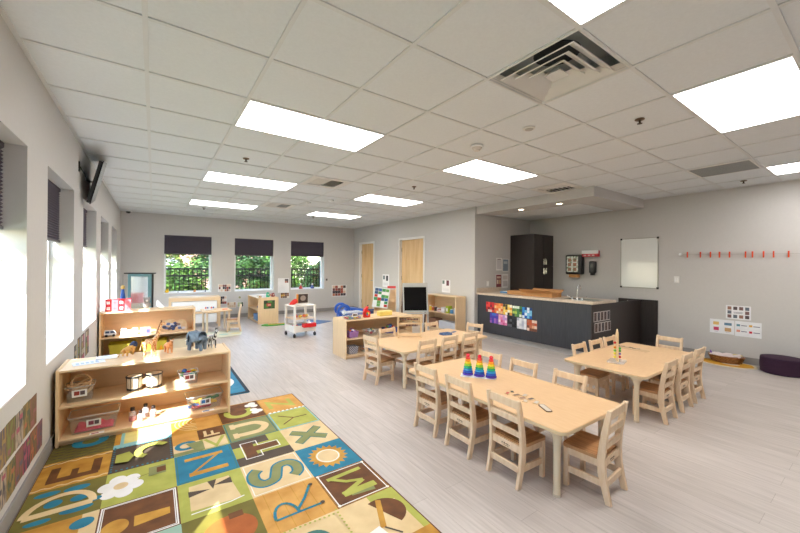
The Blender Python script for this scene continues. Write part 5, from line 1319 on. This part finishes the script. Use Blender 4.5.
def heap(n, cx, cy, z, rx, ry, hz, seed, label, name, cat, group, pal, size=.022, shape='ball'):
    r = random.Random(seed)
    for i in range(n):
        a = i * 2.399; q = math.sqrt((i + .5) / n); x = cx + rx * q * math.cos(a); y = cy + ry * q * math.sin(a); zz = z + hz * (1 - q * q) + size * .6
        nm, c = pal[i % len(pal)]
        m = MB()
        if shape == 'ball': m.ball((0, 0, 0), size, n=10, sc=(1, .8, .8))
        elif shape == 'cube': m.cb((0, 0, 0), (size * 1.6, size * 1.4, size * 1.2))
        elif shape == 'ring': m.torus((0, 0, 0), size, size * .35, n=14, k=6)
        elif shape == 'car': m.cb((0, 0, 0), (size * 2.4, size * 1.3, size * .7)); m.cb((0, 0, size * .5), (size * 1.2, size * 1.1, size * .6))
        o = m.build(name, c_mat(c, .4), loc=(x, y, zz), rz=r.random() * 6); o.rotation_euler[0] = r.uniform(-.4, .4)
        tag(o, label % nm, cat, group)
PALT = [('pink', (226, 90, 150)), ('purple', (130, 70, 180)), ('white', (230, 230, 232)), ('blue', (70, 110, 200)), ('orange', (240, 130, 60)), ('lilac', (190, 150, 220))]
t = tub('clear_bin', 'purple and pink filled round bin on toy shelf middle board', 'bin', (2.535, 4.90, sm_), 0, .17, .15, .09, matr=clear_mat('lilac_clear', (196, 150, 220), .5))
heap(14, 2.535, 4.90, sm_ + .035, .055, .045, .075, 1, '%s toy piece heaped in the lilac bin', 'toy_piece', 'toy', 'pieces heaped in the lilac bin', PALT, .024)
t = tub('clear_bin', 'clear bin of mixed small toys in middle of toy shelf', 'bin', (2.86, 4.90, sm_), 0, .22, .16, .09)
heap(16, 2.86, 4.90, sm_ + .03, .075, .05, .055, 2, '%s small toy in the middle bin of toy shelf', 'small_toy', 'toy', 'small toys in the middle bin', [('brown', (130, 90, 66)), ('white', (222, 222, 224)), ('green', (70, 120, 80)), ('red', (196, 50, 60)), ('grey', (110, 112, 124)), ('yellow', (226, 190, 70))], .022, 'cube')
t = tub('clear_bin', 'bin with dark blue and bright toys on toy shelf behind chair back', 'bin', (3.25, 4.92, sm_), 0, .24, .17, .08, matr=c_mat((70, 80, 150), .4))
heap(14, 3.25, 4.92, sm_ + .03, .08, .055, .075, 3, '%s toy in the blue bin of the toy shelf', 'small_toy', 'toy', 'toys in the blue bin', [('navy', (40, 40, 100)), ('purple', (96, 50, 140)), ('blue', (50, 120, 200)), ('orange', (236, 120, 50)), ('green', (80, 160, 80)), ('red', (214, 50, 60))], .026, 'car')
tub('woven_bin', 'grey woven basket on bottom board of toy shelf', 'basket', (2.53, 4.90, sb_), 0, .17, .15, .11, matr=mat('grey_weave', (196, 196, 202), .8, c2=(96, 98, 116), kind='checker', scale=60))
t = tub('clear_bin', 'clear bin with green and blue blocks on the bottom board of toy shelf', 'bin', (2.80, 4.90, sb_), 0, .20, .15, .08)
heap(12, 2.80, 4.90, sb_ + .02, .065, .045, .06, 5, '%s block in the bottom bin of toy shelf', 'toy_block', 'block', 'blocks in the bottom bin', [('green', (60, 150, 80)), ('blue', (60, 110, 190)), ('red', (206, 60, 60)), ('orange', (230, 140, 60)), ('dark blue', (40, 60, 120)), ('yellow', (230, 200, 70))], .022, 'cube')
tub('clear_bin', 'light blue bin on the bottom board, right part of toy shelf', 'bin', (3.15, 4.90, sb_), 0, .26, .18, .12, matr=c_mat((120, 160, 206), .4))

# ------------------------------------------------------------------ blue toy, stand, easel behind the shelf
t = thing('toddler_lounger', 'blue plastic toddler seat with arched end behind the toy shelf', 'toddler seat', (3.66, 7.0, 0), R(-14)); t.scale = (.80, .85, .88)
M_BLU = c_mat((26, 84, 180), .35)
m = MB(); M_ = Matrix.Rotation(PI / 2, 4, 'X'); L_ = [(-.45, .0), (.52, .0), (.56, .12), (.54, .38), (.30, .50), (-.10, .56), (-.22, .57), (-.24, .50), (-.45, .48)]
m.prism(L_, -.20, .20, 0, M_); m.build('seat_shell', M_BLU, t, bevel=.03, seg=3)
for s in (-1, 1):
    m = MB(); pts = [(-.46 + .14 + .15 * math.cos(R(a)), s * .215, .50 + .13 * math.sin(R(a))) for a in range(-40, 221, 20)]
    m.tube(pts, .035, 10); m.build('arched_side', M_BLU, t)
MB().lathe([(.06, 0), (.055, .012), (.002, .014)], M=Matrix.Translation(Vector((-.32, -.20, .46))) @ Matrix.Rotation(PI / 2, 4, 'X'), n=20).build('white_disc', M_WHITE, t)
MB().box(.20, -.22, .40, .74, .22, .47).build('seat_cushion', c_mat((30, 56, 110), .5), t, bevel=.02, seg=3)
t = thing('book_display_stand', 'maple book stand holding a colourful picture chart', 'display stand', (4.10, 6.40, 0), R(-33))
for s in (-1, 1):
    m = MB(); side_poly(m, [(-.16, 0), (.16, 0), (.13, .93), (.06, .93)], s * .24, s * .222); m.build('side_panel', M_MAPLEV, t, bevel=.002)
for i in range(3):
    z = .18 + i * .24; m = MB(); m.box(-.222, -.11 + i * .05, z - .02, .222, -.03 + i * .05, z); m.box(-.222, -.125 + i * .05, z - .02, .222, -.11 + i * .05, z + .03); m.build('display_ledge', M_MAPLE, t)
MB().box(-.222, .09, .1, .222, .10, .90).build('back_panel', M_MAPLE, t)
sheet('picture_chart', 'colourful chart of small pictures leaning on the book stand', 'chart', (3.76, 6.38, .56), (.88, -.47, 0), .33, .42, (226, 232, 232), patches(4, 6, [(70, 150, 90), (50, 100, 170), (230, 236, 238), (196, 60, 50), (110, 170, 90), (240, 240, 240), (60, 90, 130)], 12, .04), th=.006, tilt=R(-8))
tag(MB().box(-.09, -.004, 0, .09, .004, .05).build('red_book', c_mat((214, 70, 70), .5), loc=(4.22, 6.33, .93), rz=R(-33)), 'red book edge showing at the top of the book stand', 'book')
# chalkboard easel
t = thing('chalkboard_easel', 'child easel with black chalkboard and grey frame behind toy shelf', 'easel', (4.31, 5.62, 0), R(-28))
w = .255; lean = R(12)
for sgn, nm in ((-1, 'front_frame'), (1, 'rear_frame')):
    M_ = Matrix.Translation(Vector((0, 0, 1.07))) @ Matrix.Rotation(-sgn * lean * -1, 4, 'X')
    m = MB()
    for s in (-1, 1): m.box(s * w, -.015, -1.08, s * (w - .028), .015, 0, 0, M_)
    m.box(-w + .028, -.012, -.08, w - .028, .012, 0, 0, M_); m.box(-w + .028, -.012, -.58, w - .028, .012, -.55, 0, M_)
    fo = m.build(nm, mat('easel_grey', (176, 176, 172), .5, var=.03) if sgn < 0 else mat('easel_dark_wood', (96, 62, 44), .5), t, bevel=.002)
    m = MB(); m.box(-w + .028, -.006, -.55, w - .028, .006, -.08, 0, M_); m.build('chalkboard', mat('chalkboard_black', (12, 11, 11), .85, var=.1, scale=5, spec=.15), fo)
M_ = Matrix.Translation(Vector((0, 0, 1.07))) @ Matrix.Rotation(lean * -1, 4, 'X')
MB().box(-w, -.10, -.62, w, .0, -.595, 0, Matrix.Translation(Vector((0, 0, 1.07))) @ Matrix.Rotation(-lean, 4, 'X')).build('chalk_tray', mat('easel_grey', (176, 176, 172)), t)

# bookcase on the door wall contents: front faces -x; world y from 5.22..6.22
def onb4(y, z): return (5.16, y, z)
zz = .4205
items4 = [('toy_jar', 'yellow jar on door wall bookcase, end beside the easel', 'jar', 6.13, (220, 190, 60), .035, .11), ('toy_jar', 'small orange jar second from the easel', 'jar', 6.05, (206, 110, 60), .03, .09), ('toy_jar', 'dark brown jar third from the easel', 'jar', 5.96, (60, 44, 40), .035, .10),
          ('toy_jar', 'white jar in the middle of the door wall bookcase', 'jar', 5.87, (226, 226, 228), .035, .075), ('toy_jar', 'clear white jar near the side panel of that bookcase', 'jar', 5.33, (206, 212, 220), .045, .12), ('toy_jar', 'blue jar beside the green box on that bookcase', 'jar', 5.44, (90, 150, 200), .04, .09)]
for nm, l, c, y, cc, r, h in items4:
    t = thing(nm, l, c, onb4(y, zz)); MB().lathe([(r * .9, .0005), (r, .005), (r, h * .8), (r * .75, h * .9)], n=18).build('jar_body', c_mat(cc, .35), t); MB().lathe([(r * .8, h * .9), (r * .8, h), (.002, h)], n=18).build('lid', c_mat((236, 236, 232), .4), t)
for l, y, w, h, cc in (('red box low in the door wall bookcase', 5.76, .14, .05, (150, 50, 60)), ('grey white carton in the door wall bookcase', 5.66, .12, .11, (206, 206, 212)), ('navy topped carton in the door wall bookcase', 5.62, .02, .01, (40, 50, 90)), ('lime green box on the door wall bookcase', 5.53, .07, .15, (170, 196, 50))):
    if h < .02: continue
    t = thing('small_box', l, 'box', onb4(y, zz)); MB().box(-.06, -w / 2, .0005, .06, w / 2, h).build('carton', c_mat(cc, .5), t, bevel=.002); MB().box(-.0615, -w / 2 + .01, h * .25, -.0602, w / 2 - .01, h * .7).build('printed_label', col(226, 226, 230), t)
tag(MB().box(5.09, 5.28, .0705, 5.28, 5.78, .24).build('storage_tray', c_mat((196, 200, 210), .5), bevel=.01), 'pale grey storage tray on lower board of door wall bookcase', 'tray')
tag(MB().box(5.09, 5.86, .0705, 5.28, 6.14, .26).build('fabric_box', c_mat((130, 90, 70), .8), bevel=.01), 'brown fabric box on lower board of door wall bookcase', 'box')

# ------------------------------------------------------------------ far left toy table group
t = thing('sand_table', 'maple framed activity table with white bins under the far window', 'activity table', (.78, 9.25, 0), R(-3))
for sx in (-1, 1):
    for sy in (-1, 1): MB().box(sx * .50, sy * .24, 0, sx * .455, sy * .20, .60).build('leg', M_MAPLEV, t, bevel=.003)
m = MB(); m.box(-.50, -.24, .60, .50, .24, .685); m.build('top_frame', M_MAPLE, t, bevel=.004)
MB().box(-.43, -.225, .36, .43, .2, .595).build('white_bin', M_WHITE, t, bevel=.012); MB().box(-.43, -.225, .10, .43, .2, .30).build('white_bin', M_WHITE, t, bevel=.012)
MB().box(-.455, -.23, .31, .455, .22, .35).build('cross_rail', M_MAPLE, t, bevel=.003)
for x, c, l, h in ((.27, (240, 190, 40), 'yellow duck shaped toy at the far window sill, end', .10), (.50, (150, 146, 150), 'grey little toy on the far window sill', .035), (.86, (232, 160, 90), 'orange rounded toy on the far window sill', .07), (1.10, (40, 50, 90), 'dark toy at the right end of that window sill', .045)):
    t = thing('sill_toy', l, 'toy', (x, YF + .05, .7125), 0, 'toys on the first far window sill')
    m = MB(); m.ball((0, 0, h * .34), h * .34, sc=(1.3, .9, 1)); m.build('toy_body', c_mat(c, .5), t); MB().ball((h * .15, 0, h * .8), h * .2).build('toy_head', c_mat(c, .5), t)
for x, c, l in ((3.62, (190, 50, 50), 'red and white little figure on the last far sill'), (3.98, (80, 90, 150), 'blue violet little toy on the last far sill')):
    t = thing('sill_toy', l, 'toy', (x, YF + .05, .7125), 0); MB().lathe([(.05, .0005), (.06, .03), (.03, .09), (.01, .12)], n=14).build('toy_body', c_mat(c, .5), t); MB().ball((0, 0, .13), .03).build('toy_head', c_mat((226, 214, 206), .5), t)
t = thing('toddler_table', 'small round cornered maple table with open chair beside it', 'table', (1.10, 8.40, 0), R(4))
MB().prism(rrect(-.27, -.26, .27, .26, .06), .43, .455).build('tabletop', M_MAPLE, t, bevel=.003)
for sx in (-1, 1):
    for sy in (-1, 1): MB().tube([(sx * .21, sy * .20, 0), (sx * .21, sy * .20, .43)], .022, 12).build('leg', M_TLEG, t)
dup(proto, (1.40, 8.16, 0), R(80), 'small chair at the far toy table by the far windows', None)
bpy.context.view_layer.update()
t = thing('toy_car_box', 'red and white small toys on the far toddler table', 'toy', (1.0, 8.36, .4555)); 
MB().box(-.12, -.05, .0005, .04, .05, .035).build('toy_base', c_mat((232, 232, 234), .5), t, bevel=.004)
m = MB(); [m.cb((-.10 + i * .035, 0, .050), (.025, .05, .03), i % 3) for i in range(5)]; m.build('toy_parts', [c_mat((206, 50, 50), .4), c_mat((60, 80, 150), .4), c_mat((230, 230, 232), .4)], t)
tag(MB().prism(rrect(-.05, -.04, .05, .04, .02), 0, .01).build('orange_dish', c_mat((236, 110, 60), .5), loc=(1.26, 8.34, .4555)), 'flat orange dish on the far toddler table', 'dish')

# ------------------------------------------------------------------ picture cabinet details and cart
sheet('wall_picture', 'picture of red creature on green leaves on maple cabinet end', 'picture', (2.17, 8.78, .36), UF, .26, .20, (48, 66, 40), [(.06, .1, .35, .5, (70, 120, 50)), (.25, .28, .5, .36, (176, 70, 56)), (.62, .1, .3, .7, (60, 90, 40)), (.35, .72, .4, .2, (90, 140, 60)), (.36, .36, .3, .18, (226, 150, 130))])
zc = .6305
for x, y, h, r, c, l in ((2.30, 8.92, .13, .05, (60, 170, 130), 'green cup shaped toy on the picture cabinet'), (2.13, 8.95, .05, .035, (222, 170, 120), 'tan wooden toy at cabinet front edge'), (2.12, 9.10, .04, .03, (206, 190, 150), 'pale little toy on the picture cabinet'), (2.44, 8.98, .10, .045, (150, 50, 40), 'dark red toy beside the green cup'), (2.46, 9.25, .05, .04, (190, 90, 60), 'rust coloured toy at the cabinet back')):
    t = thing('shelf_toy', l, 'toy', (x, y, zc), 0); MB().lathe([(r * .8, .0005), (r, h * .3), (r * .7, h * .6), (r * .95, h * .75), (.002, h)], n=16).build('toy_body', c_mat(c, .4), t); MB().ball((0, -r * .7, h * .45), r * .35, n=10).build('toy_face', c_mat((236, 226, 206), .5), t)
heap(14, 2.18, 9.0, .335, .07, .16, .09, 31, '%s soft toy in the picture cabinet opening', 'soft_toy', 'toy', 'toys in the picture cabinet opening', [('red', (190, 40, 50)), ('yellow', (230, 190, 60)), ('white', (226, 228, 232)), ('blue', (70, 110, 190)), ('green', (60, 130, 80)), ('dark', (50, 44, 60))], .045)
tag(MB().prism(rrect(2.07, 8.83, 2.46, 9.4, .03), .0505, .20).build('storage_tray', c_mat((110, 150, 196), .4), bevel=.01), 'light blue tray low in the picture cabinet', 'tray')
t = thing('utility_cart', 'white rolling cart with toys on its shelves and black casters', 'cart', (2.44, 6.98, 0), R(6))
M_CART = c_mat((236, 232, 222), .4)
w, d = .235, .22
for sx in (-1, 1):
    for sy in (-1, 1):
        MB().box(sx * w, sy * d, .085, sx * (w - .045), sy * (d - .03), .62).build('corner_post', M_CART, t, bevel=.006)
        k = MB(); k.tube([(sx * (w - .02) - .014, sy * (d - .02), .035), (sx * (w - .02) + .014, sy * (d - .02), .035)], .035, 18); k.tube([(sx * (w - .02), sy * (d - .02), .05), (sx * (w - .02), sy * (d - .02), .09)], .010, 8)
        k.build('caster', M_BLACK, t)
m = MB(); m.box(-w, -d, .60, w, d, .625); m.build('top_shelf', M_CART, t, bevel=.004)
for zz_, hh, nm in ((.35, .0, 'middle_shelf'), (.10, .13, 'bottom_tray')):
    m = MB(); m.box(-w + .01, -d + .01, zz_, w - .01, d - .01, zz_ + .015)
    if hh:
        m.box(-w + .005, -d + .003, zz_, w - .005, -d + .012, zz_ + hh); m.box(-w + .005, d - .012, zz_, w - .005, d - .003, zz_ + hh); m.box(-w + .002, -d + .012, zz_, -w + .01, d - .012, zz_ + hh); m.box(w - .01, -d + .012, zz_, w - .002, d - .012, zz_ + hh)
    m.build(nm, M_CART if hh else M_MAPLE, t, bevel=.002)
def oncart(x, y, z): v = Matrix.Rotation(R(6), 4, 'Z') @ Vector((x, y, 0)); return (2.44 + v.x, 6.98 + v.y, z)
t = thing('tissue_bin', 'red bin with white tissue hanging over the cart front', 'bin', oncart(.05, -.285, .20), R(6))
MB().box(-.13, -.06, 0, .13, .055, .075).build('red_bin', c_mat((214, 26, 34), .4), t, bevel=.008)
m = MB(); m.add([(-.05, -.02, .07), (.03, -.03, .07), (.05, .02, .07), (-.03, .03, .07), (-.01, -.005, .145), (.015, .01, .125)], [(0, 1, 5, 4), (1, 2, 5), (2, 3, 4, 5), (3, 0, 4), (0, 3, 2, 1)]); m.build('tissue', c_mat((240, 240, 242), .8), t)
for i, (x, y, c, l) in enumerate(((-.12, -.05, (230, 90, 50), 'orange'), (-.04, -.08, (236, 196, 60), 'yellow'), (.05, -.06, (226, 120, 70), 'light orange'), (.12, -.03, (240, 210, 120), 'cream'), (-.08, .06, (200, 60, 50), 'red'))):
    tag(MB().ball((0, 0, .03), .035, n=14, sc=(1.1, .9, .85)).build('play_food', c_mat(c, .4), loc=oncart(x, y, .366)), '%s play food on the wooden board of cart' % l, 'toy food', 'play food on the cart board')
for i, (x, y, c, l) in enumerate(((-.12, -.02, (190, 40, 50), 'red'), (.0, .03, (40, 110, 150), 'blue'), (.10, .0, (60, 130, 160), 'teal'))):
    tag(MB().box(-.05, -.05, .0, .05, .05, .10).build('toy_box', c_mat(c, .4), loc=oncart(x, y, .116), bevel=.006), '%s toy box inside the bottom tray of cart' % l, 'toy', 'toy boxes in the bottom tray of the cart')
t = thing('toy_vegetable', 'red pointed toy with green tip on the cart top', 'toy', oncart(-.11, .02, .626), R(10))
m = MB(); M_ = Matrix.Rotation(R(62), 4, 'Y') @ Matrix.Translation(Vector((0, 0, -.06))); m.lathe([(.005, -.08), (.04, -.02), (.052, .05), (.04, .10), (.01, .11)], M=Matrix.Translation(Vector((0, 0, .06))) @ M_, n=16); m.build('toy_body', c_mat((214, 36, 30), .35), t)
MB().tube([(.0, .0, .01), (-.06, 0, .02)], .008, 8).build('stem', c_mat((70, 110, 50), .5), t)
t = thing('framed_picture', 'dark framed picture with orange left border standing on cart', 'picture', oncart(.08, .10, .626), R(6))
MB().box(-.135, -.006, 0, .135, .006, .205).build('picture_frame', c_mat((226, 220, 206), .5), t, bevel=.002)
m = MB(); m.box(-.127, -.0075, .012, .127, -.006, .195, 0); m.box(-.127, -.0082, .012, -.085, -.0075, .195, 1); m.prism([(.02 + .06 * math.cos(R(a)), .11 + .055 * math.sin(R(a))) for a in range(0, 360, 20)], .0075, .0085, 2, Matrix.Rotation(PI / 2, 4, 'X'))
m.build('photo', [c_mat((54, 38, 30), .4), c_mat((210, 140, 50), .4), c_mat((150, 136, 126), .5)], t, smooth=False)

# ------------------------------------------------------------------ outdoors
M_GRND = mat('outside_lawn', (96, 118, 62), .95, c2=(70, 92, 44), scale=3, detail=6)
m = MB(); m.box(-30, -20, -.30, 30, 40, -.16); struct(m.build('ground', M_GRND, smooth=False))
t = thing('metal_fence', 'black metal picket fence outside the far windows', 'fence', (0, 13.0, -.16))
M_FE = c_mat((10, 11, 12), .85, spec=.1)
for x in [-2 + i * 1.83 for i in range(7)]: MB().box(x - .05, -.05, 0, x + .05, .05, 1.55).build('fence_post', M_FE, t)
for z in (.22, 1.22, 1.44): MB().box(-2, -.015, z - .026, 9, .015, z + .026).build('fence_rail', M_FE, t)
for i in range(88): MB().box(-1.9 + i * .122 - .012, -.010, .1, -1.9 + i * .122 + .012, .010, 1.44).build('picket', M_FE, t)
def leaf_mat(name, c, c2):
    m = mat(name, c, .6, c2=c2, scale=2.5, detail=4, pos=(.35, .65)); return m
LMS = [leaf_mat('leaf_bright', (96, 132, 44), (36, 74, 22)), leaf_mat('leaf_mid', (66, 104, 38), (22, 54, 18)), leaf_mat('leaf_deep', (44, 82, 32), (16, 40, 16)), leaf_mat('leaf_yellow', (130, 142, 56), (60, 86, 28))]
def shrub(name, label, cat, x, y, rx, rz_, zc_, n, mt, seed, lsz=.085, trunk=True):
    r = random.Random(seed); t = thing(name, label, cat, (x, y, -.16), 0, 'trees and shrubs behind the fence')
    m = MB(); cl = [(r.uniform(-1, 1) * rx * .75, r.uniform(-1, 1) * rx * .6, zc_ + r.uniform(-1, 1) * rz_ * .8, r.uniform(.28, .5) * rx) for _ in range(16)]
    for i in range(n):
        cx, cy, cz, cr = cl[i % 16]; v = Vector((r.gauss(0, 1), r.gauss(0, 1), r.gauss(0, 1))).normalized() * cr * r.uniform(.6, 1.1)
        p = Vector((cx, cy, max(.05, cz))) + v; p.z = max(.05, p.z)
        q = Matrix.Rotation(r.random() * 6.28, 3, 'Z') @ Matrix.Rotation(r.uniform(-1.2, 1.2), 3, 'X'); s = lsz * r.uniform(.6, 1.3)
        a = [q @ Vector(u) * s for u in ((-.5, 0, 0), (0, -.28, .06), (.6, 0, 0), (0, .28, .06))]
        m.add([p + u for u in a], [(0, 1, 2, 3)])
    m.build('foliage', mt, t, smooth=False, recalc=False)
    k = MB(); k.tube([(0, 0, 0), (.03, 0, zc_ * .5), (-.02, .02, zc_)], [.05, .04, .02], 8)
    for i in range(6): cx, cy, cz, cr = cl[i]; k.tube([(0, 0, zc_ * .45), (cx * .6, cy * .6, max(.2, cz * .9)), (cx, cy, max(.2, cz))], [.025, .015, .008], 6)
    k.build('trunk', mat('bark', (96, 80, 64), .9, scale=20), t)
SH = [(-1.3, 15.4, 1.0, 1.0, 1.0, 1), (.75, 15.0, 1.0, .9, .9, 0), (2.5, 16.3, 1.0, 1.2, 1.3, 2), (3.6, 14.9, .9, .9, 1.0, 1), (5.0, 16.2, 1.0, 1.1, 1.1, 0), (6.2, 14.9, .9, .9, .9, 2), (7.7, 16.0, 1.0, 1.1, 1.2, 1),
      (.1, 18.9, 1.6, 1.9, 1.9, 3), (3.1, 20.3, 1.7, 1.9, 2.0, 1), (5.6, 18.8, 1.5, 1.9, 1.9, 0), (8.2, 20.2, 1.7, 1.9, 2.0, 3)]
LB_ = ['mid green shrub past the fence, at the window side corner', 'bright green shrub behind the fence in first far window', 'deep green shrub between first and second far windows', 'mid green shrub behind the fence in middle far window', 'bright green shrub just beyond the middle window',
       'deep green shrub behind the fence in the last far window', 'mid green shrub past the last far window', 'tall yellow green tree behind the first far window shrubs', 'tall mid green tree behind the middle window shrubs', 'tall bright green tree between the last two windows', 'tall yellow green tree behind last window shrubs']
for i, ((x, y, rx, rz_, zc_, k), l) in enumerate(zip(SH, LB_)):
    shrub('leafy_tree' if i > 6 else 'leafy_shrub', l, 'tree' if i > 6 else 'shrub', x, y, rx, rz_, zc_, 6500, LMS[k], 60 + i, .17 if i > 6 else .12)
t = thing('brick_house', 'pale pink brick house far behind the trees', 'house', (2.4, 27, -.16))
MB().box(-4, 0, 0, 4, 5, 3.2).build('house_wall', mat('pink_brick', (206, 160, 146), .9, c2=(190, 140, 128), scale=30), t)
m = MB(); m.add([(-4.3, -.3, 3.2), (4.3, -.3, 3.2), (4.3, 5.3, 3.2), (-4.3, 5.3, 3.2), (-4.3, 2.5, 4.8), (4.3, 2.5, 4.8)], [(0, 1, 5, 4), (2, 3, 4, 5), (1, 2, 5), (3, 0, 4), (3, 2, 1, 0)]); m.build('roof', mat('roof_shingle', (120, 112, 108), .9), t)
for x in (-2, 1): MB().box(x, -.02, 1.0, x + 1.0, .02, 2.1).build('house_window', col(206, 214, 220), t)

# ------------------------------------------------------------------ light, sky, camera
sd = bpy.data.lights.new('sun', 'SUN'); sd.energy = SUN; sd.angle = R(.6); sd.color = (1.0, .98, .95)
so = bpy.data.objects.new('sun', sd); COL.objects.link(so)
so.rotation_euler = Vector((1.0, 1.45, -1.25)).to_track_quat('-Z', 'Y').to_euler()
so.location = (-10, -12, 12)
wd = bpy.data.worlds.new('World'); S.world = wd; wd.use_nodes = True; nt = wd.node_tree
sk = nt.nodes.new('ShaderNodeTexSky'); sk.sky_type = 'NISHITA'; sk.sun_disc = False; sk.sun_elevation = R(35); sk.sun_rotation = R(215); sk.air_density = 1.0; sk.dust_density = .6; sk.ozone_density = 1.0
nt.links.new(sk.outputs[0], nt.nodes['Background'].inputs[0]); nt.nodes['Background'].inputs[1].default_value = SKY
cd = bpy.data.cameras.new('camera'); cd.sensor_width = 36; cd.lens = 351.4 / 800 * 36; cd.clip_start = .02; cd.clip_end = 200
co = bpy.data.objects.new('camera', cd); COL.objects.link(co)
yaw, pit, rol = .6115, .0005, .0077
f = Vector((math.sin(yaw) * math.cos(pit), math.cos(yaw) * math.cos(pit), math.sin(pit))); r = Vector((math.cos(yaw), -math.sin(yaw), 0)); u = r.cross(f)
r2 = r * math.cos(rol) + u * math.sin(rol); u2 = -r * math.sin(rol) + u * math.cos(rol)
M_ = Matrix((r2, u2, -f)).transposed().to_4x4(); M_.translation = Vector((0, 0, 1.40)); co.matrix_world = M_
S.camera = co
S.view_settings.view_transform = 'Standard'; S.view_settings.look = 'None'; S.view_settings.gamma = 1; S.view_settings.use_curve_mapping = False
S.view_settings.exposure = EXPO
try:
    S.cycles.max_bounces = 10; S.cycles.diffuse_bounces = 6; S.cycles.glossy_bounces = 4; S.cycles.transparent_max_bounces = 16
    S.cycles.sample_clamp_indirect = 6.0; S.cycles.use_denoising = True; S.cycles.caustics_reflective = False; S.cycles.caustics_refractive = False
except Exception: pass
